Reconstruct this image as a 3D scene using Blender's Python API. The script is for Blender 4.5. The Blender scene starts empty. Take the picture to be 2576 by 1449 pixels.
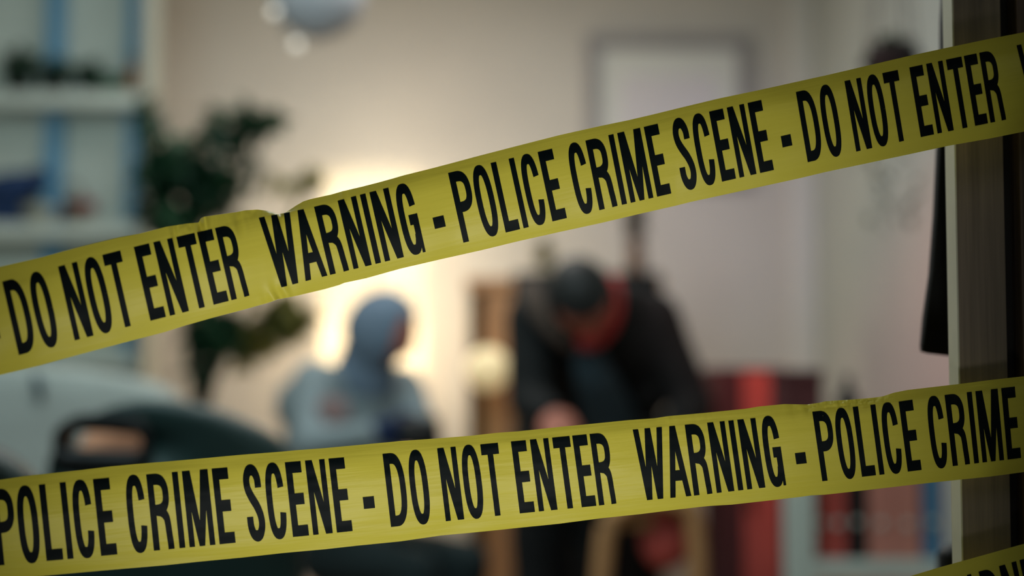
import bpy, bmesh, math, random
from mathutils import Vector, Matrix, noise
SC = bpy.context.scene
COL = SC.collection
# ------------------------------------------------------------------ camera
W, H, FL = 2576.0, 1449.0, 50.0
FPX = W * FL / 36.0
PITCH = math.radians(3.3)
CAMZ = 1.2
cam_d = bpy.data.cameras.new('camera')
cam = bpy.data.objects.new('camera', cam_d); COL.objects.link(cam)
cam.location = (0, 0, CAMZ); cam.rotation_euler = (math.pi/2 + PITCH, 0, 0)
cam_d.lens = FL; cam_d.sensor_width = 36.0; cam_d.clip_start = 0.05
cam_d.dof.use_dof = True; cam_d.dof.focus_distance = 1.150; cam_d.dof.aperture_fstop = 1.75
SC.camera = cam
SC.view_settings.view_transform = 'Standard'; SC.view_settings.look = 'None'
SC.view_settings.exposure = 0.0; SC.view_settings.gamma = 1.0; SC.view_settings.use_curve_mapping = False
SC.cycles.use_denoising = True
SC.cycles.sample_clamp_indirect = 6.0
CR = Matrix.Rotation(math.pi/2 + PITCH, 3, 'X')

def at(px, py, d):
    """point of the place seen at pixel (px, py), d metres in front of the lens"""
    v = CR @ Vector(((px - W/2) / FPX, (H/2 - py) / FPX, -1.0))
    return Vector((0, 0, CAMZ)) + v * d

# ------------------------------------------------------------------ world and lights
wd = bpy.data.worlds.new('world'); SC.world = wd; wd.use_nodes = True
bg = wd.node_tree.nodes['Background']
bg.inputs[0].default_value = (0.40, 0.85, 0.90, 1); bg.inputs[1].default_value = 0.030

def lin(c):
    return tuple((v/255/12.92 if v/255 <= .04045 else ((v/255+.055)/1.055)**2.4) for v in c)

def light(name, kind, loc, energy, rgb, to=None, **kw):
    l = bpy.data.lights.new(name, kind); l.energy = energy; l.color = rgb
    for k, v in kw.items(): setattr(l, k, v)
    o = bpy.data.objects.new(name, l); COL.objects.link(o); o.location = loc
    if to is not None:
        o.rotation_euler = (Vector(to) - Vector(loc)).to_track_quat('-Z', 'Y').to_euler()
    return o
# added unseen spot below the camera, lighting the tape from the front
light('tape_spot', 'SPOT', (-0.05, -0.15, 0.66), 50.0, (1.0, 0.97, 0.90), to=(-0.05, 1.15, 1.21),
      spot_size=math.radians(37), spot_blend=1.0, shadow_soft_size=0.12)
# unseen overhead fills added to brighten the walls and the things in the room
light('overhead_fill', 'AREA', (-0.35, 4.7, 2.9), 30.0, (1.0, 0.985, 0.95), to=(-0.35, 4.8, 0), size=1.3)
light('entrance_fill', 'AREA', (-0.15, 2.3, 2.9), 23.0, (0.92, 1.0, 0.97), to=(0.0, 2.9, 0), size=0.6)  # second added fill, for the people, shelf post and jamb side
# added cool fill aimed at the bookcase, no window behind it
light('cool_fill', 'AREA', (-1.0, 2.0, 2.4), 19.0, (0.66, 0.93, 1.0), to=(-1.5, 5.4, 1.4), size=0.9)
light('corridor_fill', 'AREA', (0.35, -1.2, 2.6), 2.6, (1.0, 0.95, 0.88), to=(0.4, 1.2, 1.2), size=0.8)  # weak unseen fill added behind the camera for the door jamb
# unseen red and violet spots added overhead to tint the right-hand walls
light('red_spot', 'SPOT', (0.15, 3.0, 2.6), 130.0, (1.0, 0.18, 0.14), to=(1.36, 4.8, 0.95), spot_size=math.radians(44), spot_blend=1.0, shadow_soft_size=0.15)
light('violet_spot', 'SPOT', (0.2, 3.3, 2.8), 45.0, (0.60, 0.44, 1.0), to=(0.98, 6.4, 1.9), spot_size=math.radians(26), spot_blend=1.0, shadow_soft_size=0.2)

# ------------------------------------------------------------------ helpers
def tag(o, label=None, cat=None, group=None, kind=None):
    if label: o['label'] = label
    if cat: o['category'] = cat
    if group: o['group'] = group
    if kind: o['kind'] = kind
    return o

def thing(name, label, cat, loc=(0, 0, 0), group=None):
    o = bpy.data.objects.new(name, None); COL.objects.link(o)
    o.location = loc; o.empty_display_size = 0.05
    return tag(o, label, cat, group)

def wloc(o):
    v = Vector((0, 0, 0))
    while o is not None:
        v += Vector(o.location); o = o.parent
    return v

def link_mesh(name, me, m, parent=None, smooth=True):
    for x in (m if isinstance(m, (list, tuple)) else [m]):
        if x.name not in me.materials: me.materials.append(x)
    if smooth:
        for p in me.polygons: p.use_smooth = True
    o = bpy.data.objects.new(name, me); COL.objects.link(o)
    if parent is not None: o.parent = parent
    return o

def obj(name, bm, m, parent=None, smooth=False, loc=None):
    """link a bmesh (world coordinates) as one object under its thing"""
    off = wloc(parent) if parent is not None else (Vector(loc) if loc is not None else Vector((0, 0, 0)))
    bmesh.ops.translate(bm, verts=bm.verts, vec=-off)
    bmesh.ops.recalc_face_normals(bm, faces=bm.faces)
    me = bpy.data.meshes.new(name); bm.to_mesh(me); bm.free()
    o = link_mesh(name, me, m, parent, smooth)
    if parent is None and loc is not None: o.location = loc
    return o

def box(bm, lo, hi, bev=0.0, rz=0.0):
    lo, hi = Vector(lo), Vector(hi)
    c = (lo + hi) / 2; s = hi - lo
    r = bmesh.ops.create_cube(bm, size=1.0)
    vs = r['verts']
    bmesh.ops.scale(bm, vec=s, verts=vs)
    if bev > 0:
        es = list({e for v in vs for e in v.link_edges})
        q = bmesh.ops.bevel(bm, geom=es, offset=min(bev, min(s)*.45), segments=2, affect='EDGES', profile=.6)
        vs = list({v for f in q['faces'] for v in f.verts} | {v for v in vs if v.is_valid})
    if rz: bmesh.ops.rotate(bm, cent=(0, 0, 0), matrix=Matrix.Rotation(rz, 3, 'Z'), verts=vs)
    bmesh.ops.translate(bm, verts=vs, vec=c)
    return vs

def newbox(*a, **k):
    bm = bmesh.new(); box(bm, *a, **k); return bm

def tube(bm, pts, r, seg=10, cap=True):
    pts = [Vector(p) for p in pts]; rings = []
    rr = r if isinstance(r, (list, tuple)) else [r]*len(pts)
    for i, p in enumerate(pts):
        t = (pts[min(i+1, len(pts)-1)] - pts[max(i-1, 0)]).normalized()
        a = t.cross(Vector((0, 0, 1)) if abs(t.z) < .9 else Vector((1, 0, 0))).normalized(); b = t.cross(a)
        rings.append([bm.verts.new(p + (a*math.cos(k*2*math.pi/seg) + b*math.sin(k*2*math.pi/seg))*rr[i]) for k in range(seg)])
    for A, B in zip(rings, rings[1:]):
        for k in range(seg): bm.faces.new((A[k], A[(k+1) % seg], B[(k+1) % seg], B[k]))
    if cap: bm.faces.new(rings[0][::-1]); bm.faces.new(rings[-1])
    return bm

def lathe(bm, c, prof, seg=28, cap=True):
    c = Vector(c)
    rings = [[bm.verts.new(c + Vector((r*math.cos(k*2*math.pi/seg), r*math.sin(k*2*math.pi/seg), z))) for k in range(seg)] for r, z in prof]
    for A, B in zip(rings, rings[1:]):
        for k in range(seg): bm.faces.new((A[k], A[(k+1) % seg], B[(k+1) % seg], B[k]))
    if cap: bm.faces.new(rings[0][::-1]); bm.faces.new(rings[-1])
    return bm

def ball(bm, c, r, sc=(1, 1, 1), sub=3):
    q = bmesh.ops.create_icosphere(bm, subdivisions=sub, radius=r)
    bmesh.ops.scale(bm, vec=sc, verts=q['verts']); bmesh.ops.translate(bm, vec=Vector(c), verts=q['verts'])
    return bm

def slab(pts, y0, y1, hole=None, curve=None):
    """outline in x/z with real thickness from y0 to y1, optional hole (same point count), optional y offset curve(x, z)"""
    bm = bmesh.new(); n = len(pts); f = curve or (lambda x, z: 0.0)
    def ring(P, y): return [bm.verts.new((x, y + f(x, z), z)) for x, z in P]
    A, B = ring(pts, y0), ring(pts, y1)
    cx = sum(p[0] for p in pts)/n; cz = sum(p[1] for p in pts)/n
    inner = hole or [(cx + (x-cx)*.05, cz + (z-cz)*.05) for x, z in pts]
    mids = [[(x+(hx-x)*t, z+(hz-z)*t) for (x, z), (hx, hz) in zip(pts, inner)] for t in (.08, .3, .6)]
    ins = .012 if abs(y1-y0) > .03 else .002
    s = 1 if y1 > y0 else -1
    LA = [A] + [ring(m, y0 - s*ins) for m in mids]; LB = [B] + [ring(m, y1 + s*ins) for m in mids]
    CA, CB = ring(inner, y0 - s*ins*.6), ring(inner, y1 + s*ins*.6)
    LA.append(CA); LB.append(CB)
    for L in (LA, LB):
        for P, Q in zip(L, L[1:]):
            for k in range(n): bm.faces.new((P[k], P[(k+1) % n], Q[(k+1) % n], Q[k]))
    for k in range(n): bm.faces.new((A[k], A[(k+1) % n], B[(k+1) % n], B[k]))
    if hole:
        for k in range(n): bm.faces.new((CA[k], CA[(k+1) % n], CB[(k+1) % n], CB[k]))
    else:
        bm.faces.new(CA); bm.faces.new(CB)
    return bm

def smooth_loop(pts, n):
    """closed Catmull-Rom through pts, n samples"""
    m = len(pts); out = []
    for i in range(n):
        t = i*m/n; k = int(t); t -= k
        p = [Vector(pts[(k+j-1) % m]) for j in range(4)]
        q = .5*((2*p[1]) + (-p[0]+p[2])*t + (2*p[0]-5*p[1]+4*p[2]-p[3])*t*t + (-p[0]+3*p[1]-3*p[2]+p[3])*t**3)
        out.append(tuple(q))
    return out

def spline(pts, n):
    """open Catmull-Rom"""
    P = [2*Vector(pts[0])-Vector(pts[1])] + [Vector(p) for p in pts] + [2*Vector(pts[-1])-Vector(pts[-2])]
    m = len(pts)-1; out = []
    for i in range(n+1):
        t = i*m/n; k = min(int(t), m-1); t -= k
        p = P[k:k+4]
        out.append(.5*((2*p[1]) + (-p[0]+p[2])*t + (2*p[0]-5*p[1]+4*p[2]-p[3])*t*t + (-p[0]+3*p[1]-3*p[2]+p[3])*t**3))
    return out

# ------------------------------------------------------------------ materials
def mat(name, rgb, rough=.6, var=.12, scale=6.0, stretch=(1, 1, 1), metal=0.0, emit=None, estr=0.0, bump=0.0, transl=0.0, spec=.4, rgb2=None):
    m = bpy.data.materials.new(name); m.use_nodes = True
    nt = m.node_tree; N = nt.nodes; L = nt.links
    p = N['Principled BSDF']
    tc = N.new('ShaderNodeTexCoord'); mp = N.new('ShaderNodeMapping'); nz = N.new('ShaderNodeTexNoise'); cr = N.new('ShaderNodeValToRGB')
    mp.inputs['Scale'].default_value = stretch; nz.inputs['Scale'].default_value = scale; nz.inputs['Detail'].default_value = 5
    c = lin(rgb); c2 = lin(rgb2) if rgb2 else tuple(min(1, v*(1+var)) for v in c); c1 = c if rgb2 else tuple(v*(1-var) for v in c)
    cr.color_ramp.elements[0].color = (*c1, 1); cr.color_ramp.elements[1].color = (*c2, 1)
    cr.color_ramp.elements[0].position = .3; cr.color_ramp.elements[1].position = .7
    L.new(tc.outputs['Object'], mp.inputs[0]); L.new(mp.outputs[0], nz.inputs['Vector']); L.new(nz.outputs[0], cr.inputs[0])
    L.new(cr.outputs[0], p.inputs['Base Color'])
    p.inputs['Roughness'].default_value = rough; p.inputs['Metallic'].default_value = metal
    p.inputs['Specular IOR Level'].default_value = spec
    if emit:
        p.inputs['Emission Color'].default_value = (*lin(emit), 1); p.inputs['Emission Strength'].default_value = estr
    if bump:
        b = N.new('ShaderNodeBump'); b.inputs['Strength'].default_value = bump; b.inputs['Distance'].default_value = .01
        L.new(nz.outputs[0], b.inputs['Height']); L.new(b.outputs[0], p.inputs['Normal'])
    if transl:
        t = N.new('ShaderNodeBsdfTranslucent'); mx = N.new('ShaderNodeMixShader'); mx.inputs[0].default_value = transl
        L.new(cr.outputs[0], t.inputs[0]); L.new(p.outputs[0], mx.inputs[1]); L.new(t.outputs[0], mx.inputs[2])
        L.new(mx.outputs[0], N['Material Output'].inputs[0])
    return m

M = {}
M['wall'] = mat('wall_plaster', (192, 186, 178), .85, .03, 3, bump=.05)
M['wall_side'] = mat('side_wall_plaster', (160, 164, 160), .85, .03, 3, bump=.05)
M['corridor'] = mat('corridor_plaster', (70, 66, 60), .9, .05, 4)
M['floor'] = mat('floor_boards', (112, 82, 58), .45, .25, 3, (1, 12, 1))
M['ceil'] = mat('ceiling_paint', (205, 202, 196), .9, .02)
M['jamb'] = mat('jamb_wood', (122, 110, 96), .6, .25, 9, (14, 14, .5), bump=.12)
M['casing'] = mat('casing_wood', (88, 72, 62), .6, .3, 9, (16, 16, .5), bump=.2)
M['lit_edge'] = mat('lit_jamb_edge', (206, 206, 186), .6, .05, 20)  # lit side face of the jamb, its brightness put into the colour
M['black'] = mat('black_fabric', (10, 13, 15), .9, .3, 30)
M['black_plastic'] = mat('black_plastic', (11, 14, 15), .5, .2, 20)
M['lettering'] = mat('tape_ink', (5, 15, 17), .5, .1, 40, spec=.07)
M['skin'] = mat('skin', (174, 108, 90), .55, .08, 14)
M['hair'] = mat('dark_hair', (20, 24, 24), .6, .4, 40, (1, 1, .2))
M['hoodie'] = mat('pale_grey_fabric', (128, 142, 146), .9, .08, 22, bump=.15)
M['hood'] = mat('hood_fabric', (104, 122, 140), .9, .08, 22, bump=.15)
M['print'] = mat('faded_red_print', (140, 116, 114), .9, .2, 12)
M['trousers'] = mat('dark_trousers', (20, 36, 38), .9, .2, 22)
M['glove'] = mat('navy_glove', (16, 42, 84), .4, .15, 18)
M['shirt'] = mat('blue_grey_shirt', (44, 60, 68), .85, .1, 20)
M['collar'] = mat('taupe_collar', (74, 62, 54), .9, .12, 20)
M['jacket'] = mat('black_jacket', (7, 12, 13), .85, .2, 18)
M['scarf'] = mat('red_scarf', (170, 52, 48), .9, .15, 20)
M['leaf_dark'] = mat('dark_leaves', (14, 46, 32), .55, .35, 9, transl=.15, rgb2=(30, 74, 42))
M['leaf_light'] = mat('light_leaves', (92, 96, 40), .5, .3, 9, transl=.45, rgb2=(128, 122, 56))  # lamp backlight on the plant put into this colour; the sprig shares it
M['stem'] = mat('plant_stem', (58, 50, 36), .8, .2, 12)
M['terracotta'] = mat('terracotta', (140, 84, 62), .8, .15, 10)
M['soil'] = mat('soil', (40, 30, 22), .95, .3, 30)
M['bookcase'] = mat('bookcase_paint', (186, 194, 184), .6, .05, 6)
M['bookcase_shaded'] = mat('shaded_bookcase_paint', (136, 140, 130), .6, .05, 6)  # bookcase paint with shade put in, offsetting light on the right panel
M['blue_lit'] = mat('blue_lit_upright', (92, 142, 172), .5, .06, 8)  # bluish light on the uprights put into their colour
M['wood'] = mat('honey_wood', (186, 134, 90), .5, .2, 5, (8, 8, .6))
M['tan'] = mat('tan_wood', (176, 132, 88), .55, .2, 5, (8, 8, .6))
M['darkinside'] = mat('dark_interior', (24, 22, 20), .8, .2, 10)
M['blackdoor'] = mat('black_lacquer', (7, 11, 13), .35, .15, 10)
M['leather'] = mat('dark_green_leather', (22, 44, 42), .5, .12, 12)
M['armchair'] = mat('pale_upholstery', (152, 156, 150), .9, .06, 14, bump=.1)
M['white_metal'] = mat('white_rack_paint', (190, 200, 192), .5, .04, 8)
M['red'] = mat('red_card', (174, 74, 66), .6, .1, 10)
M['darkred'] = mat('maroon_card', (72, 30, 32), .7, .12, 10)
M['pink'] = mat('salmon_card', (186, 122, 108), .7, .08, 10)
M['blue'] = mat('blue_card', (74, 118, 152), .6, .1, 10)
M['frame'] = mat('grey_picture_frame', (140, 136, 136), .6, .08, 10)
M['mount'] = mat('white_mount', (206, 206, 200), .8, .03, 6)
M['art'] = mat('pale_print', (200, 196, 196), .8, .05, 2, rgb2=(206, 200, 204))
M['paper'] = mat('grey_blue_paper', (168, 171, 176), .8, .04, 6)
M['cushion'] = mat('tan_cushion_cloth', (196, 140, 108), .85, .1, 14)
M['brass'] = mat('brass', (150, 120, 70), .35, .1, 8, metal=.9)
M['navy'] = mat('navy_fabric', (24, 48, 84), .9, .15, 20)
M['ceramic'] = mat('pale_ceramic', (150, 150, 136), .35, .08, 8)
M['amber'] = mat('amber_glass', (150, 92, 44), .25, .12, 8)
M['crimson'] = mat('crimson_felt', (120, 30, 40), .85, .12, 20)
M['brown'] = mat('brown_wicker', (92, 66, 48), .8, .2, 30)
M['shade'] = mat('lamp_shade_gauze', (238, 228, 206), .9, .03, 30, transl=.5)
def sheer(m, amount):
    nt = m.node_tree; o = nt.nodes['Material Output']; src = o.inputs[0].links[0].from_socket
    t = nt.nodes.new('ShaderNodeBsdfTransparent'); x = nt.nodes.new('ShaderNodeMixShader'); x.inputs[0].default_value = amount
    nt.links.new(src, x.inputs[1]); nt.links.new(t.outputs[0], x.inputs[2]); nt.links.new(x.outputs[0], o.inputs[0])
sheer(M['shade'], .72)
M['globe'] = mat('cream_globe_glass', (236, 220, 178), .4, .03, 6, emit=(255, 222, 160), estr=.42)
M['bulb'] = mat('small_bulb', (250, 248, 238), .3, .02, 6, emit=(255, 246, 228), estr=.6)
M['wire'] = mat('dark_wire', (70, 70, 68), .6, .1, 10)

def tape_material(name, crinkle=1.0):
    m = bpy.data.materials.new(name); m.use_nodes = True
    nt = m.node_tree; N = nt.nodes; L = nt.links; p = N['Principled BSDF']
    uv = N.new('ShaderNodeUVMap'); mp = N.new('ShaderNodeMapping'); nz = N.new('ShaderNodeTexNoise'); cr = N.new('ShaderNodeValToRGB')
    mp.inputs['Scale'].default_value = (.5, 9, 1); nz.inputs['Scale'].default_value = 1.6; nz.inputs['Detail'].default_value = 4
    a, b = lin((204, 194, 68)), lin((214, 204, 74))
    cr.color_ramp.elements[0].color = (*a, 1); cr.color_ramp.elements[1].color = (*b, 1)
    L.new(uv.outputs[0], mp.inputs[0]); L.new(mp.outputs[0], nz.inputs['Vector']); L.new(nz.outputs[0], cr.inputs[0]); L.new(cr.outputs[0], p.inputs['Base Color'])
    p.inputs['Roughness'].default_value = .42; p.inputs['Specular IOR Level'].default_value = .22
    bp = N.new('ShaderNodeBump'); bp.inputs['Strength'].default_value = .10*crinkle; bp.inputs['Distance'].default_value = .004
    L.new(nz.outputs[0], bp.inputs['Height']); L.new(bp.outputs[0], p.inputs['Normal'])
    t = N.new('ShaderNodeBsdfTranslucent'); mx = N.new('ShaderNodeMixShader'); mx.inputs[0].default_value = .12
    L.new(cr.outputs[0], t.inputs[0]); L.new(p.outputs[0], mx.inputs[1]); L.new(t.outputs[0], mx.inputs[2]); L.new(mx.outputs[0], N['Material Output'].inputs[0])
    return m
M['tape'] = tape_material('yellow_barrier_film', 1.0)
M['tape_streaky'] = tape_material('streaky_barrier_film', 1.5)

# ------------------------------------------------------------------ the room
FY = 1.26        # front of the partition the doorway is cut into
BY = 6.4; LX = -2.3; RX = 1.36; CZ = 3.0
def struct(name, bm, m, parent=None):
    o = obj(name, bm, m, parent); o['kind'] = 'structure'; return o
struct('floor', newbox((-3.2, -2.0, -.1), (3.2, BY+.2, 0)), M['floor'])
struct('ceiling', newbox((-3.2, -2.0, CZ), (3.2, BY+.2, CZ+.1)), M['ceil'])
struct('wall_back', newbox((LX-.1, BY, 0), (RX+.1, BY+.12, CZ)), M['wall'])
struct('wall_left', newbox((LX-.12, 1.4, 0), (LX, BY, CZ)), M['wall'])
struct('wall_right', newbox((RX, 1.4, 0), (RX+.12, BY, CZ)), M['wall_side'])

# doorway: right jamb and casing, left jamb
d0 = 1.19
pL = at(2399, 0, d0).x; 
xa = .3706 + .0; xa = at(2411, 724, d0).x; xb = at(2531, 724, d0).x; xc = at(2566, 724, d0).x
yj = at(2411, 724, d0).y
dj = tag(bpy.data.objects.new('door_1', None), kind='structure'); COL.objects.link(dj)
bm = newbox((xa, yj, 0), (xb, yj+.026, 2.9), .001); o = obj('jamb', bm, M['jamb'], dj)
bm = newbox((xa-.0012, yj+.0005, 0), (xa+.0002, yj+.026, 2.9), .0); obj('jamb_edge', bm, M['lit_edge'], dj)
bm = newbox((xb, yj+.018, 0), (xc, yj+.026, 2.9)); obj('groove', bm, M['darkinside'], dj)  # recess in the frame, its shade put into the dark colour
bm = newbox((xc, yj-.004, 0), (xc+.09, yj+.026, 2.9), .002); obj('casing', bm, M['casing'], dj)
lj = at(-330, 800, 1.05)
bm = newbox((lj.x-.045, lj.y, 0), (lj.x, lj.y+.10, 2.9), .0015); obj('jamb', bm, M['jamb'], dj)
struct('wall_front', newbox((xc+.09, yj+.004, 0), (3.0, yj+.09, CZ)), M['corridor'])
struct('wall_corridor', newbox((-3.0, lj.y+.01, 0), (lj.x-.045, lj.y+.10, CZ)), M['corridor'])

# ------------------------------------------------------------------ barrier tapes
GL = {}
def R_(x0, y0, x1, y1): return [(x0, y0), (x1, y0), (x1, y1), (x0, y1)]
def pen(spine, hw=3.7, k=1.95):
    """ribbon round a spine with a pen wider in the vertical than in the horizontal"""
    P = [Vector((x, y/k)) for x, y in spine]; out = []
    for i, p in enumerate(P):
        t = (P[min(i+1, len(P)-1)] - P[max(i-1, 0)]).normalized(); n = Vector((-t.y, t.x))*hw
        a, b = p+n, p-n
        out.append(((a.x, a.y*k), (b.x, b.y*k)))
    return [[out[i][0], out[i][1], out[i+1][1], out[i+1][0]] for i in range(len(out)-1)]
def sup(cx, cy, hw, hh, a0, a1, n, e=2.5):
    o = []
    for i in range(n+1):
        a = math.radians(a0 + (a1-a0)*i/n); c, s = math.cos(a), math.sin(a)
        o.append((cx + hw*math.copysign(abs(c)**(2/e), c), cy + hh*math.copysign(abs(s)**(2/e), s)))
    return o
HW = 3.7
GL['O'] = (24, pen(sup(12, 50, 12-HW, 51.2-7.2, 0, 360, 48)))
GL['C'] = (22.5, pen(sup(11.4, 50, 11.4-HW, 51.2-7.2, 17, 345, 46, 2.7)))
GL['G'] = (22.8, pen(sup(11.4, 50, 11.4-HW, 51.2-7.2, 17, 335, 44, 2.7)) + [R_(11.5, 41, 22.8, 55.5), R_(15.4, 14, 22.8, 50), R_(19.2, 0, 22.8, 22)])
GL['D'] = (25.3, [R_(0, 0, 7.6, 100)] + pen([(3, 92.8), (9, 92.8)] + sup(9, 50, 16.3-HW, 42.8, 88, -88, 30, 2.6) + [(9, 7.2), (3, 7.2)]))
GL['P'] = (25, [R_(0, 0, 7.6, 100)] + pen([(3, 92.8), (9, 92.8)] + sup(9, 71, 16-HW, 21.8, 88, -88, 26, 2.6) + [(9, 49.2), (3, 49.2)]))
GL['R'] = (26.5, [R_(0, 0, 7.6, 100)] + pen([(3, 92.8), (9, 92.8)] + sup(9, 72.5, 16-HW, 20.3, 88, -88, 26, 2.6) + [(9, 52.2), (3, 52.2)])
           + pen([tuple(p) for p in spline([(9, 52), (14.5, 50), (19.2, 43), (20.6, 34), (21.2, 20), (21.8, 8), (21.9, 0)], 24)]))
GL['S'] = (21.5, pen([tuple(p) for p in spline([(17.7, 70), (17.4, 82), (14.4, 91.5), (10.6, 94), (6.6, 91.5), (3.9, 82), (4.4, 70), (8, 58.5), (13.5, 46), (17.2, 33), (17.8, 20), (15, 9), (10.8, 6), (6.6, 9), (4, 19), (3.8, 32)], 60)], 3.9, 1.9))
for c_, (x0_, x1_) in {'O': (7.5, 16.5), 'C': (6.8, 16), 'G': (6.8, 16), 'S': (7.6, 13.6)}.items():   # solid top and bottom of the round letters
    GL[c_][1].extend([R_(x0_, 88.2, x1_, 99.6), R_(x0_, .4, x1_, 11.8)])
GL['N'] = (24.4, [R_(0, 0, 6.8, 100), R_(17.6, 0, 24.4, 100), [(16, 0), (24.4, 0), (8.4, 100), (0, 100)]])
GL['M'] = (32, [R_(0, 0, 6.8, 100), R_(25.2, 0, 32, 100), [(12.6, 0), (19.2, 0), (9.6, 100), (0.2, 100)], [(12.8, 0), (19.4, 0), (31.8, 100), (22.4, 100)]])
GL['W'] = (41, [[(9.4, 0), (17.0, 0), (7.6, 100), (0, 100)], [(9.4, 0), (17.0, 0), (24.4, 100), (16.6, 100)],
                [(24.0, 0), (31.6, 0), (24.4, 100), (16.6, 100)], [(24.0, 0), (31.6, 0), (41, 100), (33.4, 100)]])
GL['A'] = (28.5, [[(0, 0), (7.2, 0), (18.2, 100), (10.3, 100)], [(21.3, 0), (28.5, 0), (18.2, 100), (10.3, 100)], R_(5.5, 23, 23, 37.5)])
GL['E'] = (20, [R_(0, 0, 8, 100), R_(0, 85, 19.6, 100), R_(0, 42.5, 19, 57.5), R_(0, 0, 20, 14.5)])
GL['T'] = (23.4, [R_(0, 85, 23.4, 100), R_(8, 0, 15.4, 100)])
GL['L'] = (20, [R_(0, 0, 7.6, 100), R_(0, 0, 20, 14.5)])
GL['I'] = (7.2, [R_(0, 0, 7.2, 100)])
GL['-'] = (14.2, [R_(0, 28, 14.2, 44)])
KERN = {'WA': 0, 'AR': 3.6, 'TE': 3.6, 'ER': 3.8, 'PO': 3.6, 'OT': 4, 'NO': 4.8, 'DO': 5.6, 'LI': 4.9}
def layout(text):
    u = 0.0; out = []; i = 0
    while i < len(text):
        c = text[i]
        if c == ' ':
            n = 0
            while i < len(text) and text[i] == ' ': n += 1; i += 1
            u += (17.5 if n == 1 else 35) - 5.2
            continue
        w, q = GL[c]; out.append((c, u)); u += w
        u += KERN.get(text[i:i+2], 5.2); i += 1
    return out, u

def interp(xs, ys, x):
    """cubic Hermite through (xs, ys), straight beyond the ends"""
    n = len(xs)
    s = [(ys[i+1]-ys[i])/(xs[i+1]-xs[i]) for i in range(n-1)]
    if x <= xs[0]: return ys[0] + s[0]*(x-xs[0])
    if x >= xs[-1]: return ys[-1] + s[-1]*(x-xs[-1])
    t = [s[0]] + [(s[i-1]+s[i])/2 for i in range(1, n-1)] + [s[-1]]
    for i in range(n-1):
        if x <= xs[i+1]:
            h = xs[i+1]-xs[i]; q = (x-xs[i])/h
            return (ys[i]*(1+2*q)*(1-q)**2 + t[i]*h*q*(1-q)**2 + ys[i+1]*q*q*(3-2*q) + t[i+1]*h*q*q*(q-1))
def pl(P, x):
    if x <= P[0][0]: a, b = P[0], P[3]
    elif x >= P[-1][0]: a, b = P[-4], P[-1]
    else:
        for a, b in zip(P, P[1:]):
            if x <= b[0]: break
    return a[1] + (b[1]-a[1])*(x-a[0])/(b[0]-a[0])

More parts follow.
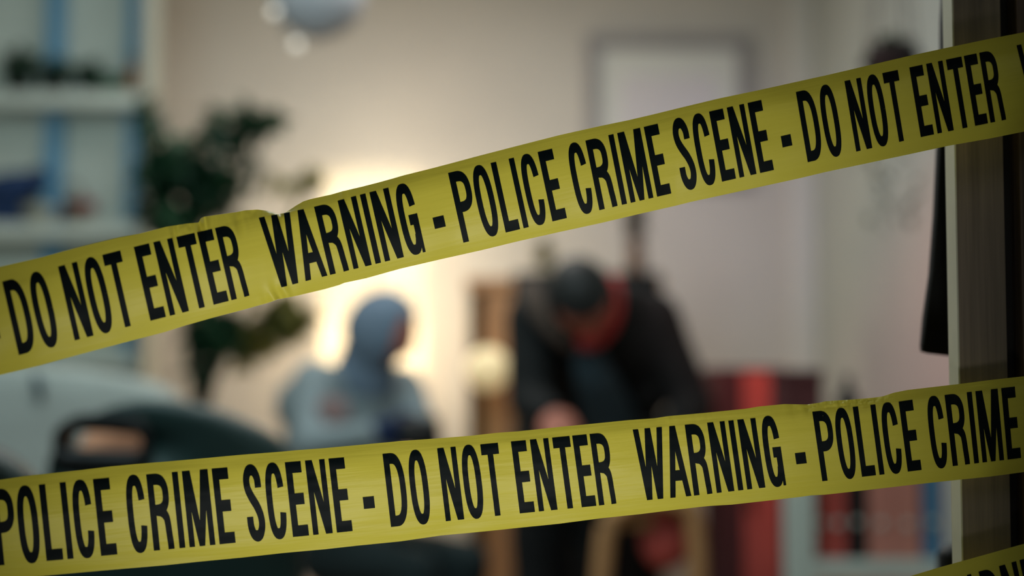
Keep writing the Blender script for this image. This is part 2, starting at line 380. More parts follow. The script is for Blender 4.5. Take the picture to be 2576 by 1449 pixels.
VB, VC = .135, .885
class Tape:
    def __init__(s, text, stations, top, bot, depth, curl, wrinkle):
        s.lay, s.len = layout(text)
        s.us, s.cx, s.cy, s.bx, s.by = [], [], [], [], []
        for k, cap, base in stations:
            s.us.append(s.lay[k][1]); s.cx.append(cap[0]); s.cy.append(cap[1]); s.bx.append(base[0]); s.by.append(base[1])
        s.top, s.bot, s.depth, s.curl, s.wrinkle = top, bot, depth, curl, wrinkle
    def col(s, u):
        c = Vector((interp(s.us, s.cx, u), interp(s.us, s.cy, u))); b = Vector((interp(s.us, s.bx, u), interp(s.us, s.by, u)))
        d = c - b
        def hit(P, p0, sg):
            t = .1
            for _ in range(25):
                p = p0 + d*sg*t
                e = (p.y - pl(P, p.x))/abs(d.y)   # >0: below the edge line
                t += sg*e*.8
            return p0 + d*sg*t
        return hit(s.bot, b, -1), b, c, hit(s.top, c, 1)
    def point(s, u, v, lift=0.0, cols=None):
        B, b, c, T = cols or s.col(u)
        if v < VB: p = B.lerp(b, v/VB)
        elif v < VC: p = b.lerp(c, (v-VB)/(VC-VB))
        else: p = c.lerp(T, (v-VC)/(1-VC))
        d = s.depth(p.x) + s.curl(p.x, v) + s.wrinkle(p.x, p.y, u, v) - lift
        return at(p.x, p.y, d)
    def build(s, u0, u1, name, label, m, vmin=0.0):
        bm = bmesh.new(); uvl = bm.loops.layers.uv.new('UVMap')
        vs_ = [0, .03, .06, .1, VB] + [VB + (VC-VB)*k/14 for k in range(1, 14)] + [VC, .905, .925, .945, .96, .98, 1.0]
        n = int((u1-u0)/1.4); rows = []
        for i in range(n+1):
            u = u0 + (u1-u0)*i/n; cl = s.col(u)
            rows.append([(bm.verts.new(s.point(u, v, 0, cl)), (u/100, v)) for v in vs_])
        for A, B in zip(rows, rows[1:]):
            for k in range(len(vs_)-1):
                q = (A[k], B[k], B[k+1], A[k+1])
                f = bm.faces.new([x[0] for x in q])
                for l, x in zip(f.loops, q): l[uvl].uv = x[1]
        root = thing(name, label, 'barrier tape', at(1288, pl(s.bot, 1288), s.depth(1288)), 'barrier tapes across the doorway')
        off = wloc(root); bmesh.ops.translate(bm, verts=bm.verts, vec=-off)
        me = bpy.data.meshes.new('film'); bm.to_mesh(me); bm.free()
        link_mesh('film', me, m, root)
        bm = bmesh.new(); cache = {}
        def P(x, y, ug, k=0):
            u = ug + x; key = round(u, 3)
            if key not in cache: cache[key] = s.col(u)
            return bm.verts.new(s.point(u, VB + (VC-VB)*y/100, .0006 + .00005*k, cache[key]) - off)
        for ch, ug in s.lay:
            w, quads = GL[ch]
            if ug + w < u0 or ug > u1: continue
            for kq, q in enumerate(quads):
                hx = max(abs(q[1][0]-q[0][0]), abs(q[2][0]-q[3][0])); hy = max(abs(q[3][1]-q[0][1]), abs(q[2][1]-q[1][1]))
                nx = max(1, math.ceil(hx/3)); ny = max(1, math.ceil(hy/4))
                grid = []
                for j in range(ny+1):
                    t = j/ny; row = []
                    for i in range(nx+1):
                        r = i/nx
                        x = (q[0][0]*(1-r)+q[1][0]*r)*(1-t) + (q[3][0]*(1-r)+q[2][0]*r)*t
                        y = (q[0][1]*(1-r)+q[1][1]*r)*(1-t) + (q[3][1]*(1-r)+q[2][1]*r)*t
                        row.append(P(x, y, ug, min(kq, 3) if len(quads) < 6 else 0))
                    grid.append(row)
                for j in range(ny):
                    for i in range(nx): bm.faces.new((grid[j][i], grid[j][i+1], grid[j+1][i+1], grid[j+1][i]))
        bmesh.ops.recalc_face_normals(bm, faces=bm.faces)
        me = bpy.data.meshes.new('lettering'); bm.to_mesh(me); bm.free()
        lo = link_mesh('lettering', me, M['lettering'], root); lo['label'] = 'black printed warning lettering'
        return root

def bumpf(x, c, w): return math.exp(-((x-c)/w)**2)
# --- upper tape
T1 = '- DO NOT ENTER   WARNING - POLICE CRIME SCENE - DO NOT ENTER   WARNING'
L1 = [c for c in T1 if c != ' ']
st1 = [(1, (5.2, 708.8), (47.3, 893.4)), (6, (336.4, 621.8), (378.5, 807.1)), (10, (540.8, 574.3), (582.2, 755.4)),
       (11, (650.9, 548.4), (690.5, 727.5)), (13, (789.9, 520.8), (830.6, 691.6)), (15, (905.2, 490.5), (944.9, 664.0)),
       (19, (1127.1, 435.6), (1165.8, 610.6)), (24, (1352.5, 382.9), (1389.8, 557.1)), (26, (1472.6, 354.2), (1507.8, 528.8)),
       (29, (1619.3, 319.7), (1653.1, 495.0)), (32, (1783.6, 281.2), (1816.4, 457.1)), (34, (1880.5, 259.4), (1912.3, 435.4)),
       (36, (2002.0, 231.8), (2032.0, 408.1)), (38, (2124.3, 204.3), (2154.0, 381.3)), (41, (2287.5, 169.8), (2316.5, 345.0)),
       (45, (2463.2, 132.8), (2491.8, 308.8)), (46, (2557.4, 113.9), (2585.5, 289.5))]
top1 = [(-200, 718), (0, 671), (100, 648), (200, 621), (300, 597), (350, 588), (420, 570), (434, 568), (469, 562.5), (500, 559.5), (505, 549), (514, 545), (555, 539), (593, 534),
        (617, 529), (648, 527), (676, 531), (697, 538), (706, 542), (721, 533), (745, 517), (762, 507), (780, 501), (807, 495), (831, 490), (862, 481), (907, 470.5), (952, 459), (990, 448.5),
        (1014, 441.5), (1048, 433), (1090, 422.5), (1145, 408), (1197, 394), (1249, 380.5), (1303, 366.5), (1407, 340), (1510, 317), (1580, 302.5), (1642, 288), (1703, 273), (1807, 248),
        (1910, 226.5), (2014, 203.5), (2080, 189), (2180, 165.6), (2283, 141.5), (2387, 119), (2490, 97.5), (2576, 81), (2720, 53)]
bot1 = [(-200, 990), (0, 943.4), (103, 918.6), (207, 890), (310, 862.5), (414, 835.5), (469, 818), (538, 798.5), (607, 780.6), (676, 761.5), (700, 752.7), (707, 752), (745, 744.4), (814, 728), (852, 717.5),
        (866, 711.6), (921, 700), (1007, 676), (1110, 652), (1214, 628.8), (1303, 607), (1407, 583.7), (1510, 561.5), (1614, 537), (1700, 517.5), (1738, 508), (1876, 478), (2014, 447.8),
        (2080, 432), (2180, 411), (2283, 389), (2387, 366.5), (2490, 348.5), (2576, 331), (2720, 304)]
def depth1(x): return 1.150 - .075*max(0, (1150-x)/1150)**1.4 - .012*max(0, min(900, x-1700)/900) + .045*max(0, (x-2585)/60)
def curl1(x, v): return -.0075*(1-(2*v-1)**2) + .004*max(0, v-.8)/.2
def wr1(x, y, u, v):
    z = .0012*noise.noise(Vector((u/60, v*3.0, 1.7)))
    for cx, a in ((706, .006), (507, .005), (440, .002), (600, .002), (866, .0016)):
        z += a*bumpf(x, cx, 16)*max(0, (v-.72)/.28)*math.sin((x-cx)/5.0 + v*9)
    z += .0022*bumpf(x, 700, 30)*max(0, (.22-v)/.22)*math.sin((x-700)/6+v*20)
    z += .0010*(bumpf(x, 640, 60)+bumpf(x, 480, 60))*max(0, (v-.8)/.2)*noise.noise(Vector((x/9, v*14, 4)))
    return z
tape1 = Tape(T1, st1, top1, bot1, depth1, curl1, wr1)
tape1.build(tape1.us[0]-190, tape1.us[-1]+75, 'barrier_tape', 'upper yellow warning tape, steepest across the doorway, starting with DO NOT ENTER', M['tape'])
# --- lower tape
T2 = 'POLICE CRIME SCENE - DO NOT ENTER   WARNING - POLICE CRIME SCENE'
st2 = [(2, (97.3, 1219.9), (117.3, 1411.4)), (5, (233.6, 1206.0), (254.3, 1398.6)), (7, (367.5, 1194.0), (387.2, 1385.5)), (10, (532.2, 1179.5), (552.5, 1369.3)),
       (13, (716.4, 1163.6), (737.1, 1351.0)), (15, (826.2, 1154.3), (847.6, 1340.0)), (17, (962.2, 1142.2), (983.6, 1325.8)), (19, (1099.5, 1128.4), (1121.6, 1311.3)),
       (22, (1285.2, 1111.2), (1307.7, 1291.6)), (26, (1483.0, 1092.2), (1507.1, 1271.6)), (27, (1591.6, 1081.2), (1611.0, 1260.0)), (29, (1722.5, 1069.1), (1746.0, 1246.8)),
       (31, (1831.9, 1058.7), (1857.1, 1234.0)), (35, (2043.4, 1036.3), (2068.6, 1210.6)), (37, (2145.0, 1024.2), (2168.5, 1199.5)), (40, (2260.6, 1010.4), (2283.7, 1186.4)),
       (42, (2376.2, 993.9), (2396.9, 1172.6)), (45, (2518.7, 976.6), (2534.9, 1156.0))]
top2 = [(-200, 1232), (0, 1207), (59, 1198), (138, 1189.5), (207, 1182), (276, 1173.5), (345, 1167), (414, 1161.5), (500, 1154), (607, 1144), (710, 1136), (745, 1132.6), (814, 1127.5), (900, 1119.5), (1007, 1109.5),
        (1110, 1102), (1180, 1096.5), (1249, 1089), (1303, 1085), (1407, 1074), (1510, 1064), (1580, 1057), (1648, 1052), (1679, 1047), (1772, 1038.7), (1876, 1028.2), (1910, 1022.5), (1973, 1016.5), (2030, 1017.5),
        (2059, 1013.5), (2076, 1009.5), (2128, 1006), (2176, 1002.5), (2200, 1000), (2221, 997), (2248, 988), (2283, 981), (2352, 973), (2421, 965), (2490, 956), (2576, 946.5), (2720, 930)]
bot2 = [(-200, 1480), (0, 1457), (103, 1449), (276, 1433.8), (414, 1422), (500, 1413), (607, 1402.8), (710, 1391.4), (814, 1382), (900, 1372.5), (1007, 1362), (1110, 1347), (1180, 1340.7), (1249, 1333.8), (1303, 1328),
        (1407, 1317.5), (1510, 1304), (1614, 1293), (1686, 1284), (1758, 1275.5), (1786, 1272.7), (1841, 1269.5), (1945, 1258), (2014, 1250), (2042, 1246), (2076, 1244.5), (2180, 1233), (2283, 1221), (2387, 1209.5), (2490, 1199), (2576, 1187.5), (2720, 1170)]
def depth2(x): return 1.155 - .060*max(0, (1300-x)/1300)**1.3 - .008*max(0, min(690, x-1900)/800) + .040*max(0, (x-2585)/60)
def curl2(x, v): return -.0060*(1-(2*v-1)**2) + .003*max(0, v-.85)/.15
def wr2(x, y, u, v):
    z = .0010*noise.noise(Vector((u/70, v*4.0, 7.7))) + .0004*noise.noise(Vector((u/90, v*14.0, 2.2)))
    k = bumpf(x, 2130, 95)*max(0, (v-.84)/.16)
    z += .0026*k*noise.noise(Vector((x/13, v*30, 9.0))) + .0016*k*noise.noise(Vector((x/5, v*16, 3.0)))
    z += .0014*bumpf(x, 2020, 40)*max(0, (v-.85)/.15)*math.sin(x/7)
    z += .0007*bumpf(x, 1700, 120)*max(0, (v-.9)/.1)*noise.noise(Vector((x/11, v*8, 5)))
    return z
tape2 = Tape(T2, st2, top2, bot2, depth2, curl2, wr2)
tape2.build(tape2.us[0]-190, tape2.us[-1]+95, 'barrier_tape', 'middle yellow warning tape, gently sloping, reading POLICE CRIME SCENE from its end', M['tape_streaky'])
# --- third tape, only its corner in view
T3 = 'WARNING - POLICE CRIME SCENE - DO NOT ENTER   WARNING - POLICE'
k3 = T3.replace(' ', '').rindex('WARNING')
st3 = [(k3, (2370.0, 1464.0), (2414.0, 1648.0)), (k3+2, (2461.6, 1438.3), (2503.0, 1624.0)), (k3+3, (2513.1, 1424.2), (2554.0, 1610.0)), (k3+4, (2564.7, 1409.1), (2606.0, 1596.0)), (k3+8, (2720.0, 1366.0), (2760.0, 1552.0))]
top3 = [(-500, 2231), (2000, 1529), (2292, 1448.5), (2359, 1428.4), (2426, 1409.8), (2483, 1394), (2547, 1376.0), (2576, 1368), (2720, 1328)]
bot3 = [(-500, 2486), (2000, 1784), (2292, 1704), (2359, 1683), (2426, 1664), (2483, 1648), (2547, 1630), (2576, 1622), (2720, 1582)]
tape3 = Tape(T3, st3, top3, bot3, lambda x: 1.135 - .095*max(0, (2292-x)/2600) + .05*max(0, (x-2585)/60), lambda x, v: -.006*(1-(2*v-1)**2), lambda x, y, u, v: .0008*noise.noise(Vector((u/60, v*3, 12))))
du3 = (tape3.us[1]-tape3.us[0])/91.6
tape3.build(tape3.us[0]-2690*du3, tape3.us[-1]-60*du3, 'barrier_tape', 'lowest yellow warning tape, only its corner showing in front of the door jamb', M['tape'])

# ------------------------------------------------------------------ things by the jamb
def pxz(P, d, dx=0, dz=0):
    return [(at(x, y, d).x, at(x, y, d).z) for x, y in P]
dC = 1.33
yC = at(2400, 700, dC).y
out = pxz([(2394, -140), (2387, 40), (2378, 240), (2370, 370), (2358, 540), (2343, 690), (2330, 800), (2321, 870), (2322, 884), (2340, 889), (2400, 896), (2470, 902), (2500, 880), (2490, 600), (2470, 200), (2440, -140)], dC)
bm = slab(out, yC, yC+.012, curve=lambda x, z: .004*math.sin(z*40+x*70))
hc = thing('hanging_cloth', 'black cloth flap hanging behind the pale edge of the door jamb', 'cloth', (out[0][0], yC, 1.6))
obj('cloth', bm, M['black'], hc, True)
bm = bmesh.new(); pk = Vector((out[-1][0]-.004, yC+.006, out[-1][1])); tube(bm, [pk+Vector((0, 0, -.03)), pk+Vector((0, 0, .06)), Vector((xa+.02, yj+.027, pk.z+.08))], .004); obj('hanging_loop', bm, M['black'], hc, True)
dS = 1.62
ps = at(2394, 1371, dS)
st = thing('floor_pole', 'dark rounded pole top peeking out low beside the door jamb', 'pole', (ps.x, ps.y, 0))
bm = bmesh.new(); lathe(bm, (ps.x, ps.y, 0), [(.012, .02), (.012, ps.z-.12), (.016, ps.z-.11), (.017, ps.z-.012), (.013, ps.z-.003), (.004, ps.z)]); obj('pole', bm, M['black_plastic'], st, True)
bm = bmesh.new(); lathe(bm, (ps.x, ps.y, 0), [(.10, 0), (.10, .012), (.03, .022), (.012, .03)]); obj('base', bm, M['black_plastic'], st, True)

# ------------------------------------------------------------------ bookcase with things on its shelves
BD = 5.25
by = at(200, 500, BD).y
bxr = at(366, 400, BD).x
zz = lambda y: at(200, y, BD).z
xx = lambda x: at(x, 400, BD).x
bc = thing('bookcase', 'tall pale bookcase with blue uprights standing in front of the wall', 'bookcase', (bxr-.55, by+.17, 0))
X0 = bxr-1.05
obj('side_panel', newbox((bxr-.03, by, 0), (bxr, by+.20, 2.85), .002), M['bookcase_shaded'], bc)
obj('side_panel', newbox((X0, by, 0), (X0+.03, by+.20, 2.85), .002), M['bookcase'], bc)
obj('back_panel', newbox((X0+.03, by+.18, .05), (bxr-.03, by+.20, 2.85)), M['bookcase'], bc)
shelfz = [.06, .40, .82, zz(905), zz(575), zz(240), 2.80]
for z in shelfz:
    obj('shelf', newbox((X0+.03, by+.005, z-.035), (bxr-.03, by+.18, z+.02), .003), M['bookcase'], bc)
for a, b in ((78, 124), (288, 340)):
    bm = bmesh.new()
    for z0, z1 in zip(shelfz, shelfz[1:]): box(bm, (xx(a), by+.13, z0+.02), (xx(b), by+.175, z1-.035), .004)
    u = obj('upright', bm, M['blue_lit'], bc); u['label'] = 'light blue upright'
# upper shelf
zt = zz(240)+.02
rnd = random.Random(4)
def leaf(bm, p, d, up, L, w, bend=.25):
    d = d.normalized(); s = d.cross(up).normalized(); n = s.cross(d)
    rows = []
    for t, k in ((0, .15), (.25, .8), (.55, 1), (.8, .65), (1, .05)):
        c = p + d*L*t - n*bend*L*t*t
        rows.append([bm.verts.new(c - s*w*k/2 + n*w*.12*k), bm.verts.new(c), bm.verts.new(c + s*w*k/2 + n*w*.12*k)])
    for A, B in zip(rows, rows[1:]):
        bm.faces.new((A[0], A[1], B[1], B[0])); bm.faces.new((A[1], A[2], B[2], B[1]))
def foliage(bm, c, r, n, L, rnd, out=.6):
    c = Vector(c); r = Vector(r)
    for _ in range(n):
        d = Vector((rnd.gauss(0, 1), rnd.gauss(0, 1), rnd.gauss(0, 1))).normalized()
        k = rnd.uniform(.15, 1)**.5
        p = c + Vector((d.x*r.x, d.y*r.y, d.z*r.z))*k
        dd = (d*out + Vector((rnd.gauss(0, .5), rnd.gauss(0, .5), rnd.gauss(-.1, .5)))).normalized()
        leaf(bm, p - dd*L*.5, dd, Vector((rnd.gauss(0, .4), rnd.gauss(0, .4), 1)), L*rnd.uniform(.75, 1.2), L*rnd.uniform(.4, .55))
def shelf_plant(px, w, h, label, seed):
    x = xx(px); y = by+.095; r_ = random.Random(seed)
    t = thing('potted_plant', label, 'plant', (x, y, zt), 'small plants on the upper shelf')
    bm = bmesh.new(); lathe(bm, (x, y, zt), [(.035, 0), (.045, .06), (.048, .065)]); obj('pot', bm, M['black_plastic'], t, True)
    bm = bmesh.new(); foliage(bm, (x, y, zt+.05+h*.45), (w, .05, h*.5), 60, .06, r_); obj('foliage', bm, M['leaf_dark'], t)
shelf_plant(18, .075, .15, 'tallest dark bushy plant on the upper bookcase shelf', 1)
shelf_plant(112, .07, .10, 'low dark green plant left of the box on the upper shelf', 2)
shelf_plant(205, .06, .09, 'low dark green plant between boxes on the upper shelf', 3)
tag(obj('storage_box', newbox((xx(232), by+.03, zt), (xx(300), by+.125, zt+.07), .004), M['leaf_dark'], loc=(xx(266), by+.12, zt)), 'low dark green box on the upper bookcase shelf beside the amber bottle', 'box')
t = thing('bottle', 'amber brown bottle at the end of the upper bookcase shelf', 'bottle', (xx(316), by+.08, zt))
bm = bmesh.new(); lathe(bm, (xx(316), by+.08, zt), [(.02, 0), (.024, .006), (.024, .09), (.010, .11), (.010, .125)]); obj('body', bm, M['amber'], t, True)
bm = bmesh.new(); lathe(bm, (xx(316), by+.08, zt), [(.011, .125), (.011, .145)]); obj('cap', bm, M['black_plastic'], t, True)
# lower shelf
zm = zz(575)+.02
bm = bmesh.new(); pts = spline([(xx(-70), by+.09, zm+.125), (xx(-10), by+.09, zm+.13), (xx(45), by+.09, zm+.155), (xx(96), by+.09, zm+.195)], 14)
tube(bm, pts, [.03, .045, .06, .066, .07, .07, .07, .066, .062, .058, .05, .045, .04, .034, .02], 12)
bm2 = bmesh.new()
t = thing('cloth_roll', 'navy blue cloth bundle leaning on the lower bookcase shelf', 'cloth', (xx(20), by+.15, zm))
obj('roll', bm, M['navy'], t, True)
obj('support_box', newbox((xx(-75), by+.03, zm), (xx(44), by+.17, zm+.07), .006), M['navy'], t)
t = thing('bowl', 'pale ceramic bowl beside the navy bundle on the lower shelf', 'bowl', (xx(80), by+.085, zm))
bm = bmesh.new(); lathe(bm, (xx(80), by+.085, zm), [(.03, 0), (.036, .008), (.066, .05), (.07, .066), (.064, .064), (.03, .02)], 28); obj('bowl_body', bm, M['ceramic'], t, True)
t = thing('basket', 'small brown basket with a handle beside the pale bowl on the lower shelf', 'basket', (xx(156), by+.13, zm))
bm = bmesh.new(); lathe(bm, (xx(156), by+.13, zm), [(.03, 0), (.036, .08), (.038, .10), (.033, .095), (.026, .02)], 24); obj('basket_body', bm, M['brown'], t, True)
bm = bmesh.new(); tube(bm, [(xx(156)-.034, by+.13, zm+.11), (xx(156)-.024, by+.13, zm+.15), (xx(156), by+.13, zm+.165), (xx(156)+.024, by+.13, zm+.15), (xx(156)+.034, by+.13, zm+.11)], .005, 8); obj('handle', bm, M['brown'], t, True)
t = thing('pin_cushion', 'small crimson round cushion on the lower bookcase shelf', 'cushion', (xx(197), by+.1, zm))
bm = bmesh.new(); lathe(bm, (xx(197), by+.1, zm), [(.022, 0), (.03, .03), (.012, .05)]); obj('stand', bm, M['ceramic'], t, True)
bm = bmesh.new(); ball(bm, (xx(197), by+.1, zm+.075), .034, (1, 1, .9)); obj('pad', bm, M['crimson'], t, True)

# ------------------------------------------------------------------ big house plant
PD = 4.85
def P_(x, y, dd=0): return at(x, y, PD+dd)
base = P_(500, 900, .05); base.z = 0
pl_t = thing('house_plant', 'tall dark leafy house plant between the bookcase and the lamp', 'plant', (base.x, base.y, 0))
bm = bmesh.new(); lathe(bm, base, [(.13, 0), (.17, .30), (.18, .32), (.165, .32), (.155, .28)], 28); obj('pot', bm, M['terracotta'], pl_t, True)
bm = bmesh.new(); lathe(bm, base, [(.157, .27), (.05, .285)], 24); obj('soil', bm, M['soil'], pl_t, True)
for pts in ([(490, 1000), (430, 620), (392, 400), (380, 250)], [(505, 1000), (520, 700), (560, 450), (680, 290)], [(515, 1000), (600, 820), (690, 640), (770, 470)], [(510, 1100), (560, 900), (640, 800), (760, 790)]):
    P = [Vector((base.x + (i-1)*.0, base.y, .28)) if False else P_(x, y) for i, (x, y) in enumerate(pts)]
    P = [Vector((base.x + (P[0].x-base.x)*.4, base.y, .28))] + P
    bm = bmesh.new(); tube(bm, spline(P, 16), [.016-.010*i/16 for i in range(17)], 8); obj('stem', bm, M['stem'], pl_t, True)
bm = bmesh.new(); rnd = random.Random(11)
SCL = PD/FPX
for cx, cy, rx, ry, n in ((382, 310, 22, 80, 34), (400, 460, 45, 95, 120), (470, 420, 75, 85, 130), (560, 330, 60, 55, 55), (650, 300, 60, 40, 62), (520, 480, 90, 70, 110), (430, 545, 80, 60, 100),
                          (600, 420, 60, 60, 34), (540, 840, 75, 70, 150), (480, 640, 90, 70, 90), (500, 740, 60, 60, 40), (640, 600, 70, 60, 30), (500, 930, 50, 30, 20)):
    c = P_(cx, cy); foliage(bm, c, (rx*SCL, .16, ry*SCL), n, .085, rnd)
obj('foliage', bm, M['leaf_dark'], pl_t)
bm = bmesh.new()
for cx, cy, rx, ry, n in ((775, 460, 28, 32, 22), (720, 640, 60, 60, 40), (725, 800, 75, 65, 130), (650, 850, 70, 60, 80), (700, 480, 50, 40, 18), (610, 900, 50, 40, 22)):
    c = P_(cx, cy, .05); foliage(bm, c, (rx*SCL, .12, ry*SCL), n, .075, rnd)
u = obj('foliage', bm, M['leaf_light'], pl_t); u['label'] = 'yellow green leaves, lamp backlight put into their colour'

# ------------------------------------------------------------------ floor lamp behind the seated person
LD = 6.0
lc = at(940, 600, LD)
zt_, zb_ = at(940, 428, LD).z, at(940, 1120, LD).z
rl = 128*LD/FPX; zl_ = at(940, 600, LD).z
lamp = thing('floor_lamp', 'glowing cream floor lamp with a tall drum shade behind the seated person', 'lamp', (lc.x, lc.y, 0))
bm = bmesh.new(); lathe(bm, (lc.x, lc.y, 0), [(.16, 0), (.16, .02), (.03, .03)], 28); obj('base', bm, M['brass'], lamp, True)
bm = bmesh.new(); tube(bm, [(lc.x, lc.y, .02), (lc.x, lc.y, at(940, 570, LD).z-.03)], .008, 12); obj('pole', bm, M['brass'], lamp, True)
bm = bmesh.new(); lathe(bm, (lc.x, lc.y, 0), [(rl, zb_), (rl*.985, (zb_+zt_)/2), (rl*.97, zt_)], 48, cap=False)
sh = obj('lamp_shade', bm, M['shade'], lamp, True)
for py_ in (570, 880):
    z_ = at(940, py_, LD).z
    bm = bmesh.new(); ball(bm, (lc.x, lc.y, z_), .028); obj('bulb', bm, M['bulb'], lamp, True)
    light('floor_lamp_light', 'POINT', (lc.x, lc.y, z_), 14.0 if py_ < 700 else 20.0, (1.0, .87, .66) if py_ < 700 else (1.0, .82, .56), shadow_soft_size=.07)

# ------------------------------------------------------------------ globe lamp and wooden cabinet
CD = 5.3
cy_ = at(1300, 900, CD).y
cx_ = lambda x: at(x, 900, CD).x
cz_ = lambda y: at(1300, y, CD).z
ct = cz_(698)
cab = thing('cabinet', 'tall wooden cabinet with a black door behind the bending person', 'cabinet', ((cx_(1180)+cx_(1665))/2, cy_+.2, 0))
xl, xr = cx_(1178), cx_(1665)
s1, s2, s3 = cx_(1188), cx_(1216), cx_(1290)
obj('top_board', newbox((xl-.01, cy_-.01, ct-.045), (xr+.01, cy_+.42, ct), .004), M['wood'], cab)
obj('side_panel', newbox((xl, cy_, .0), (s1, cy_+.42, ct-.045), .002), M['tan'], cab)
obj('side_panel', newbox((xr-.02, cy_, 0), (xr, cy_+.42, ct-.045), .002), M['wood'], cab)
obj('back_panel', newbox((s1, cy_+.40, 0), (xr-.02, cy_+.42, ct-.045)), M['darkinside'], cab)
obj('stile', newbox((s2, cy_, 0), (s3, cy_+.40, ct-.045), .002), M['wood'], cab)
obj('shelf', newbox((s1, cy_+.18, .6), (s2, cy_+.40, .62)), M['darkinside'], cab)
obj('slot_panel', newbox((s1, cy_+.10, 0), (s2, cy_+.13, ct-.045)), M['darkinside'], cab)
dr = obj('door', newbox((s3+.002, cy_-.022, .02), (xr-.004, cy_-.001, ct+.02), .003), M['blackdoor'], cab)
bm = bmesh.new(); tube(bm, [(s3+.05, cy_-.05, .95), (s3+.05, cy_-.05, 1.15)], .007, 8); tube(bm, [(s3+.05, cy_-.05, .97), (s3+.05, cy_-.022, .97)], .005, 8); tube(bm, [(s3+.05, cy_-.05, 1.13), (s3+.05, cy_-.022, 1.13)], .005, 8)
obj('handle', bm, M['black_plastic'], dr, True)
gd = 5.1
gp = at(1228, 928, gd); gr = 54*gd/FPX
gl = thing('globe_lamp', 'small cream globe lamp on a thin stand in front of the wooden cabinet', 'lamp', (gp.x, gp.y, 0))
bm = bmesh.new(); ball(bm, gp, gr); obj('globe', bm, M['globe'], gl, True)
bm = bmesh.new(); tube(bm, [(gp.x, gp.y, .01), (gp.x, gp.y, gp.z-gr+.004)], .006, 10); obj('stem', bm, M['brass'], gl, True)
bm = bmesh.new(); lathe(bm, (gp.x, gp.y, 0), [(.10, 0), (.10, .012), (.01, .02)], 24); obj('base', bm, M['brass'], gl, True)
# on top of the cabinet
gx = cx_(1370)
t = thing('sprig_vase', 'small glass vase with a bright green sprig on top of the cabinet', 'plant', (gx, cy_+.12, ct))
bm = bmesh.new(); lathe(bm, (gx, cy_+.12, ct), [(.022, 0), (.026, .01), (.018, .05), (.02, .055)], 20); obj('vase', bm, M['ceramic'], t, True)
bm = bmesh.new(); foliage(bm, (gx, cy_+.12, ct+.10), (.034, .034, .07), 70, .045, random.Random(5)); obj('foliage', bm, M['leaf_light'], t)
vx = cx_(1610)
t = thing('vase', 'tall narrow dark vase with dry twigs standing on the cabinet', 'vase', (vx, cy_+.16, ct))
bm = bmesh.new(); lathe(bm, (vx, cy_+.16, ct), [(.03, 0), (.038, .02), (.034, .12), (.022, .17), (.026, .18)], 24); obj('vase_body', bm, M['brown'], t, True)
bm = bmesh.new(); foliage(bm, (vx, cy_+.16, ct+.24), (.042, .042, .085), 70, .055, random.Random(6)); obj('twigs', bm, M['stem'], t)

# ------------------------------------------------------------------ picture on the back wall
fd = (BY-.02)/math.cos(PITCH)
def wallpt(px, py):
    v = at(px, py, 1.0) - Vector((0, 0, CAMZ)); return Vector((0, 0, CAMZ)) + v*(BY/v.y)
a, b = wallpt(1472, 92), wallpt(1892, 472)
pf = thing('picture', 'large grey framed picture with a white mount on the back wall', 'picture', ((a.x+b.x)/2, BY, b.z))
w_ = .062
bm = bmesh.new()
box(bm, (a.x, BY-.03, a.z-w_), (b.x, BY, a.z), .004); box(bm, (a.x, BY-.03, b.z), (b.x, BY, b.z+w_), .004)
box(bm, (a.x, BY-.03, b.z+w_), (a.x+w_, BY, a.z-w_), .004); box(bm, (b.x-w_, BY-.03, b.z+w_), (b.x, BY, a.z-w_), .004)
obj('frame', bm, M['frame'], pf)
obj('mount', newbox((a.x+w_, BY-.014, b.z+w_), (b.x-w_, BY-.002, a.z-w_)), M['mount'], pf)
obj('print', newbox((a.x+w_+.10, BY-.016, b.z+w_+.12), (b.x-w_-.10, BY-.013, a.z-w_-.12)), M['art'], pf)
struct('trim_1', newbox((RX-.10, BY-.05, 0), (RX-.001, BY-.001, CZ), .004), M['ceil'])
struct('baseboard_back', newbox((LX, BY-.018, 0), (RX-.10, BY-.001, .09)), M['ceil'])

# ------------------------------------------------------------------ pendant globe and string bulbs
pp = at(800, -16, 4.6); pr = 116*4.6/FPX
t = thing('pendant_lantern', 'round grey blue paper lantern hanging unlit from the ceiling', 'lantern', (pp.x, pp.y, CZ))
bm = bmesh.new(); n_ = 40
lathe(bm, (pp.x, pp.y, pp.z), [(max(.02, pr*math.cos(a_))*(1+.006*(k % 2)), pr*math.sin(a_)) for k, a_ in ((k, math.pi*(k/n_-.5)) for k in range(n_+1))], 40, cap=False)
obj('lantern_shade', bm, M['paper'], t, True)
bm = bmesh.new(); tube(bm, [(pp.x, pp.y, pp.z+pr*.98), (pp.x, pp.y, CZ)], .004, 8); obj('cord', bm, M['wire'], t, True)
b1, b2 = at(690, 30, 4.3), at(746, 112, 4.3)
t = thing('string_light', 'string of small white bulbs hanging beside the paper lantern', 'string light', (b1.x, b1.y, CZ))
bm = bmesh.new(); tube(bm, spline([(b1.x-.05, b1.y, CZ), (b1.x-.02, b1.y, b1.z+.12), b1+Vector((0, .012, .012)), (b1+b2)/2+Vector((0, .01, -.02)), b2+Vector((0, .012, .012))], 30), .002, 6); obj('cable', bm, M['wire'], t, True)
for p in (b1, b2):
    bm = bmesh.new(); ball(bm, p, .013); obj('bulb', bm, M['bulb'], t, True)

